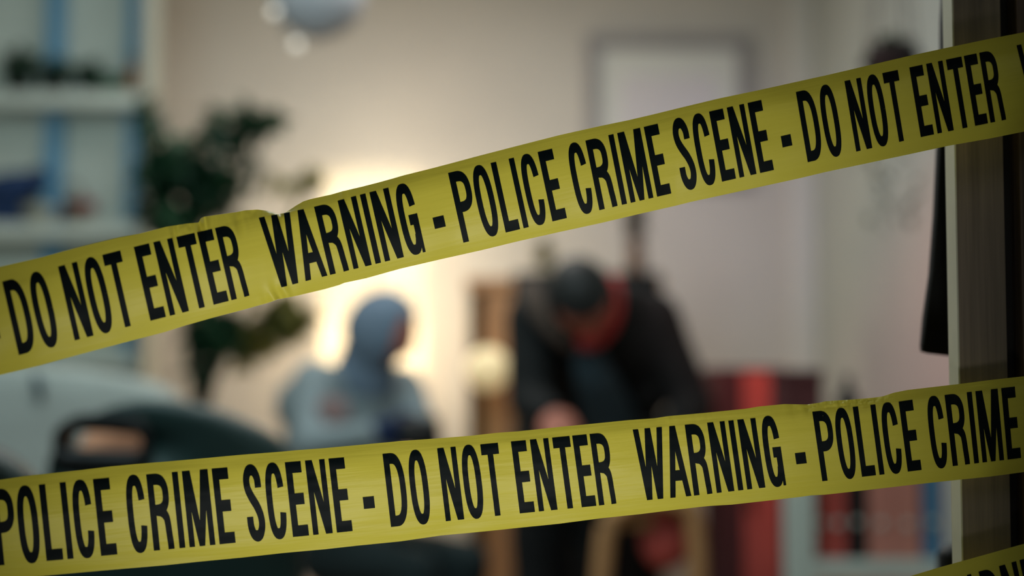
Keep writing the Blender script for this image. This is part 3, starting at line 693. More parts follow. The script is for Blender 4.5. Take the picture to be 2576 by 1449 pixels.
# hanging plant near the right wall
hp = at(2244, 150, 4.0); hr = 72*4.0/FPX
t = thing('hanging_planter', 'dark round planter hanging on cords with trailing leaves by the side wall', 'planter', (hp.x, hp.y, CZ))
bm = bmesh.new(); lathe(bm, hp, [(.02, -hr*.95), (hr*.6, -hr*.8), (hr*.95, -hr*.3), (hr, .0), (hr*.8, hr*.45), (hr*.74, hr*.4), (hr*.8, 0)], 28); obj('pot', bm, M['black'], t, True)
bm = bmesh.new(); foliage(bm, hp+Vector((0, 0, hr*.45)), (hr*.8, hr*.8, hr*.4), 60, .05, random.Random(8)); obj('foliage', bm, M['leaf_dark'], t)
bm = bmesh.new()
for k in range(5):
    a_ = k*1.257
    tube(bm, [hp+Vector((hr*.9*math.cos(a_), hr*.9*math.sin(a_), .01)), hp+Vector((hr*.3*math.cos(a_), hr*.3*math.sin(a_), .5)), Vector((hp.x, hp.y, CZ))], .003, 6)
obj('cord', bm, M['wire'], t, True)
bm = bmesh.new(); rnd = random.Random(9)
for k in range(5):
    a_ = k*1.257+.4; q = hp+Vector((hr*.9*math.cos(a_), hr*.9*math.sin(a_), 0))
    for j in range(9):
        q2 = q + Vector((rnd.gauss(0, .02), rnd.gauss(0, .02), -.055*j))
        leaf(bm, q2, Vector((rnd.gauss(0, 1), rnd.gauss(0, 1), -.6)), Vector((0, 0, 1)), .045, .022)
obj('trailing_leaves', bm, M['leaf_dark'], t)

# ------------------------------------------------------------------ pale armchair and black office chairs
AD = 3.35
ay = at(200, 1000, AD).y
out = pxz([(-330, 1010), (-250, 955), (-120, 928), (0, 922), (110, 926), (220, 938), (320, 955), (395, 982), (430, 1030), (440, 1120), (440, 1300), (430, 1560), (50, 1580), (-330, 1560), (-345, 1300), (-345, 1120)], AD)
out = smooth_loop(out, 64)
ac = thing('armchair', 'pale grey upholstered armchair standing behind the black office chair', 'armchair', (sum(p[0] for p in out)/64, ay+.1, 0))
obj('backrest', slab(out, ay, ay+.16), M['armchair'], ac, True)
xs0, xs1 = min(p[0] for p in out), max(p[0] for p in out)
obj('seat', newbox((xs0+.02, ay+.14, .26), (xs1-.02, ay+.72, .46), .04), M['armchair'], ac, True)
for x in (xs0-.06, xs1-.04): obj('armrest', newbox((x, ay+.10, .22), (x+.10, ay+.74, .64), .035), M['armchair'], ac, True)
for x in (xs0+.03, xs1-.07):
    for y in (ay+.05, ay+.64):
        bm = bmesh.new(); lathe(bm, (x+.02, y+.02, 0), [(.018, 0), (.026, .27)], 14); obj('leg', bm, M['wood'], ac, True)
# dark smudge on the backrest
bm = bmesh.new(); q = [at(86, 938, AD-.012), at(98, 970, AD-.02), at(104, 1010, AD-.02)]; tube(bm, q, [.004, .012, .004], 8); u = obj('dark_smudge', bm, M['shirt'], ac, True); u['label'] = 'dark smudge on the backrest'

OD = 2.62
oy = at(400, 1100, OD).y
op = [(112, 1210), (128, 1140), (176, 1078), (250, 1034), (340, 1010), (430, 1009), (530, 1030), (615, 1062), (678, 1098), (722, 1146), (745, 1220), (752, 1420), (720, 1640), (430, 1680), (150, 1640), (108, 1420)]
out = pxz(op, OD); out = smooth_loop(out, 64)
ocx = (out[0][0] + at(735, 1100, OD).x)/2
hole = pxz([(158, 1112), (160, 1098), (166, 1088), (200, 1084), (235, 1086), (270, 1088), (310, 1091), (345, 1094), (358, 1100), (362, 1114), (358, 1128), (340, 1136), (290, 1136), (220, 1134), (176, 1133), (162, 1126)], OD)
hole = smooth_loop(hole, 64)
# rotate the hole's start so that the rings run side by side
def angle_sorted(P):
    cx = sum(p[0] for p in P)/len(P); cz = sum(p[1] for p in P)/len(P)
    return cx, cz
oc = thing('office_chair', 'dark green office chair with a slotted rounded back, beside the pale armchair', 'office chair', (ocx, oy+.27, 0), 'office chairs near the doorway')
obj('backrest', slab(out, oy, oy+.055, hole=hole, curve=lambda x, z: .35*(x-ocx)**2), M['leather'], oc, True)
rim = smooth_loop(pxz([(132, 1118), (140, 1080), (190, 1046), (240, 1040), (280, 1040), (310, 1042), (345, 1048), (368, 1060), (380, 1080), (386, 1116), (384, 1160), (360, 1180), (290, 1184), (220, 1184), (160, 1180), (134, 1156)], OD), 64)
u = obj('lumbar_frame', slab(rim, oy-.012, oy-.004, hole=hole, curve=lambda x, z: .35*(x-ocx)**2 - .004), M['black_plastic'], oc, True); u['label'] = 'black frame round the slot'
obj('seat', newbox((ocx-.23, oy+.03, .44), (ocx+.23, oy+.52, .52), .03), M['leather'], oc, True)
bm = bmesh.new(); tube(bm, [(ocx, oy+.27, .12), (ocx, oy+.27, .44)], .028, 14); obj('gas_column', bm, M['black_plastic'], oc, True)
bm = bmesh.new(); tube(bm, [(ocx, oy+.22, .43), (ocx, oy-.0, .43), (ocx, oy-.035, .52), (ocx, oy-.012, .80)], .022, 10); obj('back_support', bm, M['black_plastic'], oc, True)
for k in range(5):
    a_ = k*2*math.pi/5+.3; e = Vector((ocx+.30*math.cos(a_), oy+.27+.30*math.sin(a_), .075))
    bm = bmesh.new(); tube(bm, [(ocx, oy+.27, .13), e], [.026, .018], 10); lg = obj('leg', bm, M['black_plastic'], oc, True)
    bm = bmesh.new(); lathe(bm, (e.x, e.y, 0), [(.012, 0), (.028, .012), (.028, .05), (.012, .062)], 14); obj('caster', bm, M['black_plastic'], lg, True)
u = thing('cushion', 'small tan cushion showing through the slot of the office chair', 'cushion', (ocx-.1, oy+.12, .52))
bm = bmesh.new(); ball(bm, (0, 0, 0), 1, (.17, .045, .30), 4)
for v in bm.verts: v.co = Vector((math.copysign(abs(v.co.x/.17)**.6, v.co.x)*.17, v.co.y, math.copysign(abs(v.co.z/.30)**.6, v.co.z)*.30))
bmesh.ops.translate(bm, verts=bm.verts, vec=(ocx-.06, oy+.135, .823)); obj('pad', bm, M['cushion'], u, True)
def copy_tree(o, parent=None):
    c = o.copy(); COL.objects.link(c); c.parent = parent
    for ch in [x for x in bpy.data.objects if x.parent == o]: copy_tree(ch, c)
    return c
o2 = copy_tree(oc); tag(o2, 'second black office chair, only its shoulder showing at the edge beside the armchair')
dx = at(-330, 1180, 1.95) - at(430, 1180, OD); o2.location = oc.location + Vector((dx.x, dx.y, 0)); o2.rotation_euler = (0, 0, 0)

# ------------------------------------------------------------------ people
def skin_chain(pts, edges, root, wide=Vector((1, 0, 0))):
    """joints with radii (or a wide and a deep radius) joined by tapering limbs -> one closed surface each, fused later"""
    bm = bmesh.new(); SEG = 14
    rad = {n: (r if isinstance(r, tuple) else (r, r)) for n, (p, r) in pts.items()}
    for n, (p, r) in pts.items():
        rx, ry = rad[n]; q = bmesh.ops.create_icosphere(bm, subdivisions=2, radius=1.0)['verts']
        nb = [b_ if a_ == n else a_ for a_, b_ in edges if n in (a_, b_)]
        ax = sum(((Vector(pts[k][0])-Vector(p)).normalized()*(1 if i == 0 else -1) for i, k in enumerate(nb)), Vector((0, 0, 0)))
        ax = ax.normalized() if ax.length > .1 else Vector((0, 0, 1))
        w = (wide - ax*wide.dot(ax)); w = w.normalized() if w.length > .2 else ax.orthogonal().normalized()
        d = ax.cross(w); m3 = min(rx, ry)
        for v in q:
            c = v.co.copy(); v.co = Vector(p) + w*c.x*rx + d*c.y*ry + ax*c.z*m3
    for a_, b_ in edges:
        A, B = Vector(pts[a_][0]), Vector(pts[b_][0]); ax = (B-A)
        if ax.length < 1e-4: continue
        ax.normalize(); w = (wide - ax*wide.dot(ax)); w = w.normalized() if w.length > .2 else ax.orthogonal().normalized()
        d = ax.cross(w); rings = []
        for t in (0, .25, .5, .75, 1):
            c = A.lerp(B, t); h = t*t*(3-2*t)
            rx = rad[a_][0]*(1-h)+rad[b_][0]*h; ry = rad[a_][1]*(1-h)+rad[b_][1]*h
            rings.append([bm.verts.new(c + w*math.cos(k*2*math.pi/SEG)*rx + d*math.sin(k*2*math.pi/SEG)*ry) for k in range(SEG)])
        for P, Q in zip(rings, rings[1:]):
            for k in range(SEG): bm.faces.new((P[k], P[(k+1) % SEG], Q[(k+1) % SEG], Q[k]))
        bm.faces.new(rings[0][::-1]); bm.faces.new(rings[-1])
    me = bpy.data.meshes.new('chain'); bm.to_mesh(me); bm.free()
    return me

def fuse(meshes, voxel, smooth_it=6):
    """several closed surfaces -> one continuous surface"""
    bm = bmesh.new()
    for m in meshes: bm.from_mesh(m); bpy.data.meshes.remove(m)
    me = bpy.data.meshes.new('fuse'); bm.to_mesh(me); bm.free()
    o = bpy.data.objects.new('fuse', me); COL.objects.link(o)
    r = o.modifiers.new('r', 'REMESH'); r.mode = 'VOXEL'; r.voxel_size = voxel; r.use_smooth_shade = True
    s = o.modifiers.new('s', 'SMOOTH'); s.iterations = smooth_it; s.factor = .5
    dg = bpy.context.evaluated_depsgraph_get(); dg.update()
    m2 = bpy.data.meshes.new_from_object(o.evaluated_get(dg))
    bpy.data.objects.remove(o); bpy.data.meshes.remove(me)
    return m2

def basis(fwd, up):
    f = Vector(fwd).normalized(); s = f.cross(Vector(up)).normalized(); u = s.cross(f)
    return f, s, u     # forward, person's right, up

def head_surface(c, fwd, up, h=.235, grow=0.0, nose=True):
    f, s, u = basis(fwd, up); c = Vector(c)
    bm = bmesh.new(); NU, NV = 36, 26; rows = []
    for j in range(NV+1):
        th = math.pi*j/NV; row = []
        for i in range(NU):
            ph = 2*math.pi*i/NU
            x, y, z = math.sin(th)*math.cos(ph), math.sin(th)*math.sin(ph), math.cos(th)   # x forward, y right, z up
            w = .165*h/.235; dpt = .20*h/.235
            jaw = 1.0 if z > -.1 else 1.0 - .32*((-.1-z)/.9)**1.2
            back = 1.0 if x > 0 or z > -.35 else 1.0 - .45*((-.35-z)/.65)
            p = f*(x*dpt/2*jaw*back) + s*(y*w/2*jaw) + u*(z*h/2)
            if nose and x > 0:
                nz = math.exp(-((y)/.13)**2)
                p += f*(.021*nz*math.exp(-((z+.20)/.13)**2) + .010*nz*math.exp(-((z+.05)/.16)**2))      # nose and bridge
                p += f*(.007*math.exp(-(y/.3)**2)*math.exp(-((z+.50)/.07)**2)) - f*(.004*math.exp(-(y/.28)**2)*math.exp(-((z+.55)/.02)**2))
                p += f*(.009*math.exp(-(y/.25)**2)*math.exp(-((z+.80)/.10)**2))                          # chin
                for sg in (-1, 1): p -= f*(.008*math.exp(-((y-sg*.40)/.16)**2)*math.exp(-((z-.02)/.10)**2))  # eye sockets
                p += f*(.005*math.exp(-((z-.16)/.07)**2))                                                 # brow
            for sg in (-1, 1):
                if nose: p += s*sg*(.016*math.exp(-((x+.05)/.10)**2)*math.exp(-((z+.08)/.16)**2)) if y*sg > .5 else s*0  # ears
            p += (p.normalized()*grow if p.length > 0 else p)
            row.append(bm.verts.new(c+p))
        rows.append(row)
    for A, B in zip(rows, rows[1:]):
        for i in range(NU): bm.faces.new((A[i], A[(i+1) % NU], B[(i+1) % NU], B[i]))
    bmesh.ops.remove_doubles(bm, verts=bm.verts, dist=1e-5); bmesh.ops.recalc_face_normals(bm, faces=bm.faces)
    me = bpy.data.meshes.new('head'); bm.to_mesh(me); bm.free(); return me

def hand_surfaces(wrist, knuck, palm_n, curl=.6, side=1, g=0.0):
    """palm plus five bent fingers of different lengths; palm_n points out of the palm"""
    w, k = Vector(wrist), Vector(knuck); d = (k-w).normalized(); n = Vector(palm_n).normalized()
    s = d.cross(n).normalized()*side; L = (k-w).length
    out = []
    pts = {'w': (w, .024+g), 'p': (w+d*L*.5, (.034+g, .017+g)), 'k': (k, (.038+g, .015+g))}
    out.append(skin_chain(pts, [('w', 'p'), ('p', 'k')], 'w', s))
    for i, (o_, ln) in enumerate(((-.030, .072), (-.010, .084), (.010, .078), (.029, .060))):
        b = k + s*o_ - d*.012; c_ = curl*(1+.12*i)
        p1 = b + (d*math.cos(c_*.5) + n*math.sin(c_*.5))*ln*.45
        p2 = p1 + (d*math.cos(c_*1.3) + n*math.sin(c_*1.3))*ln*.32
        p3 = p2 + (d*math.cos(c_*2.0) + n*math.sin(c_*2.0))*ln*.26
        out.append(skin_chain({'a': (b, .0095+g), 'b': (p1, .0092+g), 'c': (p2, .0085+g), 'd': (p3, .0075+g)}, [('a', 'b'), ('b', 'c'), ('c', 'd')], 'a'))
    b = w + d*L*.30 - s*.028
    p1 = b - s*.022 + d*.028 + n*.012; p2 = p1 + d*.030 - s*.004 + n*.012; p3 = p2 + d*.022 + n*.010 + s*.006
    out.append(skin_chain({'a': (b, .013+g), 'b': (p1, .012+g), 'c': (p2, .0105+g), 'd': (p3, .009+g)}, [('a', 'b'), ('b', 'c'), ('c', 'd')], 'a'))
    return out

def link_surface(name, me, m, parent):
    off = wloc(parent); me.transform(Matrix.Translation(-off)); me.materials.clear()
    return link_mesh(name, me, m, parent)

# ---- person seated, pale grey hooded top
f1 = Vector((.78, -.62, 0)).normalized(); r1 = Vector((f1.y, -f1.x, 0))   # forward and the person's right
Y1 = 4.62
def q1(px, py, d=Y1): return at(px, py, d)
pel = q1(880, 1385, 4.78); pel.z = .60
chest = q1(893, 1040, 4.70); neckb = q1(930, 925, 4.62); headc = q1(966, 838, 4.56)
shR = q1(790, 962, 4.56); shL = q1(1010, 975, 4.78)
elR = q1(775, 1120, 4.40); elL = q1(1075, 1110, 4.66)
hdR = q1(960, 1085, 4.30); hdL = q1(1040, 1080, 4.44)
hipR = pel + r1*.10 + Vector((0, 0, -.02)); hipL = pel - r1*.10 + Vector((0, 0, -.02))
knR = hipR + f1*.44 + r1*.05 + Vector((0, 0, .0)); knL = hipL + f1*.42 - r1*.02
anR = Vector((knR.x-.02, knR.y-.02, .10)); anL = Vector((knL.x-.13, knL.y+.08, .10))
toR = anR + f1*.17 + Vector((0, 0, -.055)); toL = anL + f1*.17 + Vector((0, 0, -.055))
p1 = thing('person', 'person in a pale grey hooded top seated with head bowed, holding a black object', 'person', (pel.x, pel.y, 0))
def torso_chain(g=0.0, arms=True, legs=True, head=True, tk=1.0):
    pts = {'pel': (pel, (.15*tk+g, .12*tk+g)), 'bel': (pel.lerp(chest, .45), (.145*tk+g, .125*tk+g)), 'chest': (chest, (.165*tk+g, .13*tk+g)), 'nb': (neckb, .075+g)}
    E = [('pel', 'bel'), ('bel', 'chest'), ('chest', 'nb')]
    if head: pts['nk'] = (neckb.lerp(headc, .45), .052); E.append(('nb', 'nk'))
    if arms:
        for k_, s_, e_, h_ in (('R', shR, elR, hdR), ('L', shL, elL, hdL)):
            pts['s'+k_] = (s_, .068+g); pts['e'+k_] = (e_, .046+g); pts['m'+k_] = (s_.lerp(e_, .5), .054+g); pts['h'+k_] = (e_.lerp(h_, .86), .030+g)
            E += [('chest', 's'+k_), ('s'+k_, 'm'+k_), ('m'+k_, 'e'+k_), ('e'+k_, 'h'+k_)]
    if legs:
        for k_, h_, n_, a_, t_ in (('R', hipR, knR, anR, toR), ('L', hipL, knL, anL, toL)):
            pts['i'+k_] = (h_, .092+g); pts['j'+k_] = (h_.lerp(n_, .5), .078+g); pts['n'+k_] = (n_, .060+g); pts['c'+k_] = (n_.lerp(a_, .35), .056+g); pts['a'+k_] = (a_, .040+g); pts['t'+k_] = (t_, .034)
            E += [('pel', 'i'+k_), ('i'+k_, 'j'+k_), ('j'+k_, 'n'+k_), ('n'+k_, 'c'+k_), ('c'+k_, 'a'+k_), ('a'+k_, 't'+k_)]
    return pts, E
fh = (Vector((.90, -.22, -.40))).normalized(); uh = Vector((.25, -.15, 1))
pts, E = torso_chain(-.012)
obs = [skin_chain(pts, E, 'pel', r1), head_surface(headc, fh, uh)]
dR = (hdR-elR).normalized(); dL = (hdL-elL).normalized()
link_surface('body', fuse(obs, .008, 3), M['skin'], p1)
gv = hand_surfaces(elR.lerp(hdR, .84), hdR+dR*.02, Vector((.5, .5, .3)), .7, 1, .001) + hand_surfaces(elL.lerp(hdL, .84), hdL+dL*.02, Vector((-.2, -.4, .6)), .7, -1, .001)
link_surface('glove', fuse(gv, .0055, 2), M['glove'], p1)
pts, E = torso_chain(.010, True, False, False, 1.06)
ex = {'bk': (q1(770, 1020, 4.74), .11), 'bl': (q1(800, 1130, 4.74), .13)}
m_ = skin_chain({**pts, **ex}, E + [('chest', 'bk'), ('bel', 'bl')], 'pel', r1)
top_ = link_surface('hooded_top', fuse([m_], .012, 8), M['hoodie'], p1)
# hood: shell round the head, open at the face, falling to the shoulders
me = head_surface(headc + Vector((-.012, .012, .0)), fh, uh, .285, .006, False)
drape = skin_chain({'a': (headc + Vector((-.025, .03, .0)), .080), 'b': (neckb + Vector((-.015, .035, .045)), .088), 'c': (neckb + Vector((-.02, .02, -.03)), .112)}, [('a', 'b'), ('b', 'c')], 'a')
hm = fuse([me, drape], .010, 6)
bm = bmesh.new(); bm.from_mesh(hm); bpy.data.meshes.remove(hm)
f_, s_, u_ = basis(fh, uh)
kill = [v for v in bm.verts if (v.co-headc).dot(f_) > .062 and abs((v.co-headc).dot(s_)) < .072 and -.12 < (v.co-headc).dot(u_) < .085]
bmesh.ops.delete(bm, geom=kill, context='VERTS')
hm = bpy.data.meshes.new('hood'); bm.to_mesh(hm); bm.free()
link_surface('hood', hm, M['hood'], p1)
pts, E = torso_chain(.012)
pk = {k_: v for k_, v in pts.items() if (len(k_) == 2 and k_[0] in 'ijnca' and k_[1] in 'RL') or k_ == 'pel'}
pk['pel'] = (pel + Vector((0, 0, -.02)), (.16, .11))
Ek = [e for e in E if e[0] in pk and e[1] in pk]
link_surface('trousers', fuse([skin_chain(pk, Ek, 'pel')], .012, 6), M['trousers'], p1)
for a_, t_ in ((anR, toR), (anL, toL)):
    bm = bmesh.new(); tube(bm, [a_ + Vector((0, 0, -.01)) - f1*.04, a_ + Vector((0, 0, -.048)) + f1*.03, t_ + Vector((0, 0, .005)), t_ + f1*.04 + Vector((0, 0, -.004))], [.05, .052, .044, .02], 14)
    for v in bm.verts: v.co.z = max(v.co.z, .0)
    obj('shoe', bm, M['black_plastic'], p1, True)
bm = bmesh.new(); c_ = q1(835, 1035, 4.43)
ball(bm, (0, 0, 0), 1, (.055, .012, .045), 3); bmesh.ops.rotate(bm, verts=bm.verts, cent=(0, 0, 0), matrix=Matrix.Rotation(.1, 3, 'Z')); bmesh.ops.translate(bm, verts=bm.verts, vec=c_)
u = obj('print', bm, M['print'], top_, True); u['label'] = 'faded red print'
hands = (hdR+dR*.06 + hdL+dL*.05)/2
cm = q1(1052, 1086, 4.30)
cam_t = thing('camera_case', 'black boxy object held in the gloved hands of the hooded person', 'camera', cm)
obj('case', newbox(cm+Vector((-.065, -.035, -.055)), cm+Vector((.065, .05, .045)), .012), M['black_plastic'], cam_t, True)
bm = bmesh.new(); tube(bm, [cm+Vector((.0, -.03, -.005)), cm+Vector((-.0, -.085, -.005))], [.034, .030], 20); obj('lens', bm, M['black_plastic'], cam_t, True)
st_ = thing('stool', 'wooden stool under the seated hooded person', 'stool', (pel.x, pel.y, 0))
zs = .465
bm = bmesh.new(); lathe(bm, (pel.x, pel.y, 0), [(.01, zs-.035), (.17, zs-.035), (.18, zs-.02), (.175, zs), (.01, zs)], 32); obj('seat', bm, M['wood'], st_, True)
for k in range(4):
    a_ = k*math.pi/2+.5; bm = bmesh.new(); tube(bm, [(pel.x+.12*math.cos(a_), pel.y+.12*math.sin(a_), zs-.035), (pel.x+.18*math.cos(a_), pel.y+.18*math.sin(a_), 0)], .016, 10); obj('leg', bm, M['wood'], st_, True)

# ---- person bending forward in a black jacket
def q2(px, py, d): return at(px, py, d)
pe2 = q2(1440, 1180, 4.50); pe2.z = .93
ch2 = q2(1520, 880, 4.20); nb2 = q2(1478, 800, 4.02); hd2 = q2(1462, 752, 3.90)
sR2 = q2(1345, 800, 4.10); sL2 = q2(1640, 800, 4.14)
eR2 = q2(1330, 1010, 4.02); eL2 = q2(1745, 1020, 4.10)
hR2 = q2(1402, 1052, 3.82); hL2 = q2(1640, 1150, 3.86)
hiR = pe2 + Vector((-.10, 0, -.03)); hiL = pe2 + Vector((.09, .02, -.03))
kR2 = Vector((hiR.x-.01, hiR.y-.08, .50)); kL2 = Vector((hiL.x+.0, hiL.y-.02, .49))
aR2 = Vector((kR2.x, kR2.y+.06, .09)); aL2 = Vector((kL2.x+.01, kL2.y+.12, .09))
tR2 = aR2 + Vector((0, -.16, -.05)); tL2 = aL2 + Vector((.03, -.16, -.05))
p2 = thing('person', 'person in an open black jacket bending forward with head bowed beside the wooden cabinet', 'person', (pe2.x, pe2.y, 0))
def chain2(g=0.0, arms=True, legs=True, tk=1.0):
    pts = {'pel': (pe2, (.15*tk+g, .115*tk+g)), 'bel': (pe2.lerp(ch2, .5), (.145*tk+g, .115*tk+g)), 'chest': (ch2, (.165*tk+g, .125*tk+g)), 'nb': (nb2, .065+g)}
    E = [('pel', 'bel'), ('bel', 'chest'), ('chest', 'nb')]
    if arms:
        for k_, s_, e_, h_ in (('R', sR2, eR2, hR2), ('L', sL2, eL2, hL2)):
            pts['s'+k_] = (s_, .072+g); pts['m'+k_] = (s_.lerp(e_, .5), .058+g); pts['e'+k_] = (e_, .048+g); pts['h'+k_] = (e_.lerp(h_, .84), .032+g)
            E += [('chest', 's'+k_), ('s'+k_, 'm'+k_), ('m'+k_, 'e'+k_), ('e'+k_, 'h'+k_)]
    if legs:
        for k_, h_, n_, a_, t_ in (('R', hiR, kR2, aR2, tR2), ('L', hiL, kL2, aL2, tL2)):
            pts['i'+k_] = (h_, .092+g); pts['j'+k_] = (h_.lerp(n_, .5), .080+g); pts['n'+k_] = (n_, .060+g); pts['c'+k_] = (n_.lerp(a_, .35), .058+g); pts['a'+k_] = (a_, .040+g); pts['t'+k_] = (t_, .034)
            E += [('pel', 'i'+k_), ('i'+k_, 'j'+k_), ('j'+k_, 'n'+k_), ('n'+k_, 'c'+k_), ('c'+k_, 'a'+k_), ('a'+k_, 't'+k_)]
    return pts, E
fh2 = Vector((.26, -.50, -.84)).normalized(); uh2 = Vector((-.16, -.84, .52))
pts, E = chain2(-.014)
pts['nk'] = (nb2.lerp(hd2, .5), .055); E.append(('nb', 'nk'))
d1 = (hR2-eR2).normalized(); d2 = (hL2-eL2).normalized()
obs = [skin_chain(pts, E, 'pel'), head_surface(hd2, fh2, uh2)]
obs += hand_surfaces(eR2.lerp(hR2, .82), hR2+d1*.02, Vector((.3, .2, -.9)), .5, 1) + hand_surfaces(eL2.lerp(hL2, .82), hL2+d2*.02, Vector((-.5, .2, -.8)), .5, -1)
link_surface('body', fuse(obs, .0065, 2), M['skin'], p2)
# hair: cap over crown and back of the head
me = head_surface(hd2, fh2, uh2, .245, .010, False)
bm = bmesh.new(); bm.from_mesh(me); bpy.data.meshes.remove(me)
f_, s_, u_ = basis(fh2, uh2)
kill = [v for v in bm.verts if (v.co-hd2).dot(f_) > .045 and (v.co-hd2).dot(u_) < .055 or (v.co-hd2).dot(u_) < -.075]
bmesh.ops.delete(bm, geom=kill, context='VERTS'); hm = bpy.data.meshes.new('hair'); bm.to_mesh(hm); bm.free()
link_surface('hair', hm, M['hair'], p2)
pts, E = chain2(.014, True, False, 1.10)
pts['hR'] = (eR2.lerp(hR2, .74), .046); pts['hL'] = (eL2.lerp(hL2, .74), .046)
pts['tR'] = (sR2.lerp(nb2, .45) + Vector((0, .03, .0)), .075); pts['tL'] = (sL2.lerp(nb2, .45) + Vector((0, .03, .03)), .085)
E += [('nb', 'tR'), ('nb', 'tL')]
pts['fL'] = (sL2.lerp(eL2, .8).lerp(pe2.lerp(ch2, .6), .42), .085); E.append(('bel', 'fL'))   # the open jacket hangs out below the arm
pts['hemR'] = (pe2 + Vector((-.07, -.02, .04)), .13); E.append(('pel', 'hemR'))
link_surface('jacket', fuse([skin_chain(pts, E, 'pel')], .012, 8), M['jacket'], p2)
bm = bmesh.new(); P = [q2(1470, 868, 3.985), q2(1490, 930, 3.99), q2(1516, 1000, 4.06), q2(1545, 1090, 4.15), q2(1560, 1180, 4.24)]
tube(bm, spline(P, 14), [.04+.004*i for i in range(15)], 14); obj('shirt', bm, M['shirt'], p2, True)
bm = bmesh.new(); P = [q2(1330, 712, 4.02), q2(1352, 770, 3.95), q2(1395, 832, 3.92), q2(1440, 880, 3.93)]
tube(bm, spline(P, 12), [.022, .026, .03, .032, .032, .03, .03, .028, .026, .024, .02, .018, .012], 12); u = obj('collar', bm, M['collar'], p2, True); u['label'] = 'taupe collar'
bm = bmesh.new(); P = [q2(1540, 700, 3.98), q2(1532, 780, 3.93), q2(1500, 840, 3.90), q2(1455, 868, 3.90)]
tube(bm, spline(P, 12), [.02, .026, .032, .036, .038, .04, .04, .038, .036, .034, .03, .024, .014], 12); obj('scarf', bm, M['scarf'], p2, True)
pts, E = chain2(.014)
pk = {k_: v for k_, v in pts.items() if (len(k_) == 2 and k_[0] in 'ijnca' and k_[1] in 'RL') or k_ == 'pel'}
pk['pel'] = (pe2 + Vector((0, 0, -.02)), (.15, .11))
link_surface('trousers', fuse([skin_chain(pk, [e for e in E if e[0] in pk and e[1] in pk], 'pel')], .012, 6), M['black'], p2)
for a_, t_ in ((aR2, tR2), (aL2, tL2)):
    f_ = (t_-a_); f_.z = 0; f_.normalize()
    bm = bmesh.new(); tube(bm, [a_ - f_*.04 + Vector((0, 0, -.01)), a_ + f_*.03 + Vector((0, 0, -.04)), t_ + Vector((0, 0, .003)), t_ + f_*.04 + Vector((0, 0, -.006))], [.05, .052, .044, .02], 14)
    for v in bm.verts: v.co.z = max(v.co.z, 0.0)
    obj('shoe', bm, M['black_plastic'], p2, True)

# ------------------------------------------------------------------ wooden chair with a red cushion, in front of the bending person
WD = 3.72
wy = at(1560, 1350, WD).y
wx = lambda x: at(x, 1350, WD).x
wz = lambda y: at(1560, y, WD).z
wc = thing('wooden_chair', 'tan wooden chair with a curved back and red cushion below the bending person', 'chair', (wx(1620), wy+.2, 0))
bm = bmesh.new(); tube(bm, spline([(wx(1500), wy, .44), (wx(1515), wy-.01, wz(1420)), (wx(1535), wy-.02, wz(1310)), (wx(1600), wy-.03, wz(1262)), (wx(1690), wy-.03, wz(1262)), (wx(1745), wy-.02, wz(1320)), (wx(1760), wy, .44)], 40), .026, 12); obj('back_frame', bm, M['tan'], wc, True)
obj('back_slat', newbox((wx(1540), wy-.012, wz(1330)), (wx(1640), wy+.006, wz(1262)), .005), M['tan'], wc)
bm = bmesh.new(); ball(bm, (0, 0, 0), 1, (.075, .04, .10), 3); bmesh.ops.rotate(bm, verts=bm.verts, cent=(0, 0, 0), matrix=Matrix.Rotation(.35, 3, 'Y')); bmesh.ops.translate(bm, verts=bm.verts, vec=(wx(1690), wy+.045, wz(1345))); 
obj('cushion', bm, M['red'], wc, True)
obj('seat', newbox((wx(1490), wy-.01, .40), (wx(1770), wy+.36, .44), .012), M['tan'], wc, True)
for x in (wx(1505), wx(1755)):
    for y in (wy+.02, wy+.33):
        bm = bmesh.new(); tube(bm, [(x, y, 0), (x, y, .41)], [.014, .019], 10); obj('leg', bm, M['tan'], wc, True)

# ------------------------------------------------------------------ white shelf with folders on the right
RD = 3.55
ry = at(2100, 1300, RD).y
rx = lambda x: at(x, 1300, RD).x
rz = lambda y: at(2100, y, RD).z
sx0, sx1 = rx(1976), rx(2420)
su = thing('shelf_unit', 'low white shelf unit with folders by the side wall', 'shelf', ((sx0+sx1)/2, ry+.15, 0))
zt2 = rz(1080)
for x0, x1 in ((sx0, rx(2044)), (sx1-.03, sx1)):
    obj('post', newbox((x0, ry-.03, 0), (x1, ry+.01, zt2), .006), M['white_metal'], su)
    obj('post', newbox((x0+.052, ry+.28, 0), (x0+.075, ry+.31, zt2), .003), M['white_metal'], su)
zs2 = rz(1408)
obj('shelf', newbox((sx0+.055, ry-.028, zs2-.04), (sx1, ry+.31, zs2), .004), M['white_metal'], su)
obj('shelf', newbox((sx0+.055, ry-.028, .12), (sx1, ry+.31, .15), .004), M['white_metal'], su)
obj('top_board', newbox((sx0+.02, ry-.035, zt2), (sx1+.004, ry+.32, zt2+.022), .004), M['white_metal'], su)
def folder(x0, x1, h, m, label, first=[None]):
    w = x1-x0
    t = thing('folder', label, 'folder', ((x0+x1)/2, ry+.12, zs2), 'folders standing on the white shelf')
    obj('cover', newbox((x0, ry+.02, zs2), (x1, ry+.24, zs2+h), .004), m, t)
    bm = bmesh.new(); c_ = Vector(((x0+x1)/2, ry+.02, zs2+h*.35)); tube(bm, [c_+Vector((0, -.003, 0)), c_+Vector((0, .004, 0))], .010, 14); obj('finger_ring', bm, M['white_metal'], t, True)
hh = rz(1150)-zs2
folder(rx(2050), rx(2092), hh, M['red'], 'first red folder beside the white post on the shelf')
folder(rx(2093), rx(2134), hh*.98, M['red'], 'second red folder, between the first red one and the black one')
folder(rx(2137), rx(2186), hh*1.02, M['black'], 'black folder standing between red and salmon folders')
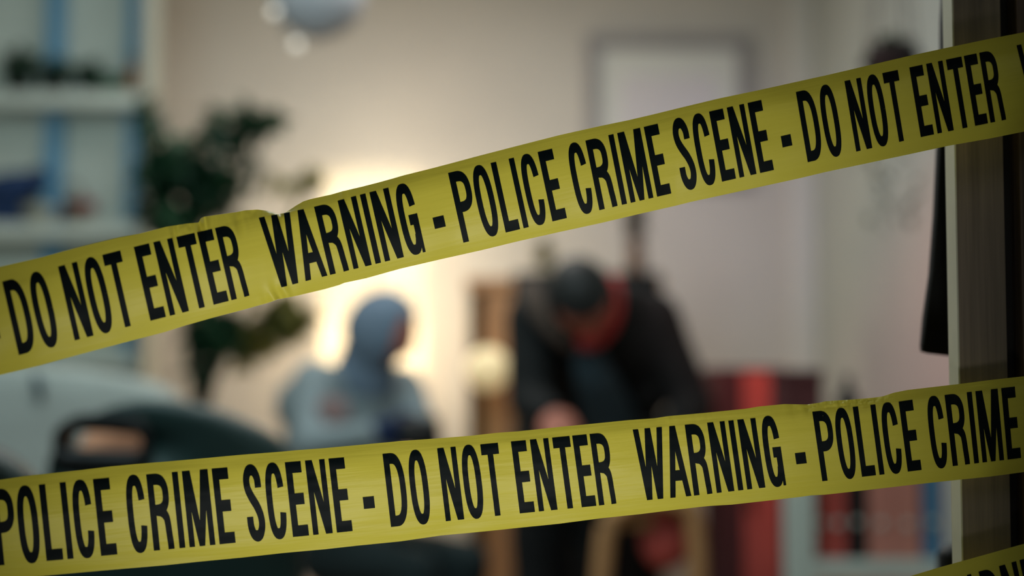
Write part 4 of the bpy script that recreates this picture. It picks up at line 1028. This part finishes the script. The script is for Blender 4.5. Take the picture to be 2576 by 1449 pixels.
folder(rx(2190), rx(2255), hh*.97, M['pink'], 'salmon pink folder beside the black folder')
folder(rx(2257), rx(2322), hh*.95, M['pink'], 'salmon pink folder beside the blue folder')
folder(rx(2330), rx(2376), hh*1.0, M['blue'], 'light blue folder nearest the door jamb')
t = thing('carton', 'dark maroon carton on top of the white shelf unit', 'box', (rx(2020), ry+.14, zt2+.022))
obj('carton_body', newbox((rx(1985), ry+.05, zt2+.022), (rx(2085), ry+.24, rz(955)), .004), M['darkred'], t)
obj('lid', newbox((rx(1982), ry+.045, rz(955)), (rx(2088), ry+.245, rz(930)), .004), M['darkred'], t)
t = thing('bottle', 'black bottle standing on top of the white shelf unit', 'bottle', (rx(2160), ry+.1, zt2+.022))
bm = bmesh.new(); z0 = zt2+.022; zz_ = rz(945)-z0; lathe(bm, (rx(2160), ry+.1, z0), [(.026, 0), (.028, .006), (.028, zz_*.5), (.012, zz_*.72), (.011, zz_*.9)], 20); obj('body', bm, M['black_plastic'], t, True)
bm = bmesh.new(); lathe(bm, (rx(2160), ry+.1, z0), [(.013, zz_*.9), (.013, zz_)], 16); obj('cap', bm, M['black_plastic'], t, True)
# red locker left of the shelf unit
kd = 4.1; ky = at(1900, 1200, kd).y
kx = lambda x: at(x, 1200, kd).x
kz = lambda y: at(1900, y, kd).z
t = thing('red_cabinet', 'narrow dark red locker with a bright red door beside the white shelf unit', 'locker', ((kx(1830)+kx(1975))/2, ky+.17, 0))
obj('body', newbox((kx(1806), ky+.02, .02), (kx(1985), ky+.30, kz(925)), .006), M['darkred'], t)
dr = obj('door', newbox((kx(1872), ky, .04), (kx(1964), ky+.019, kz(935)), .005), M['red'], t); dr['label'] = 'bright red door'
bm = bmesh.new(); tube(bm, [(kx(1884), ky-.018, .80), (kx(1884), ky-.018, .92)], .006, 8); tube(bm, [(kx(1884), ky-.018, .81), (kx(1884), ky+.002, .81)], .005, 8); tube(bm, [(kx(1884), ky-.018, .91), (kx(1884), ky+.002, .91)], .005, 8); obj('handle', bm, M['black_plastic'], dr, True)
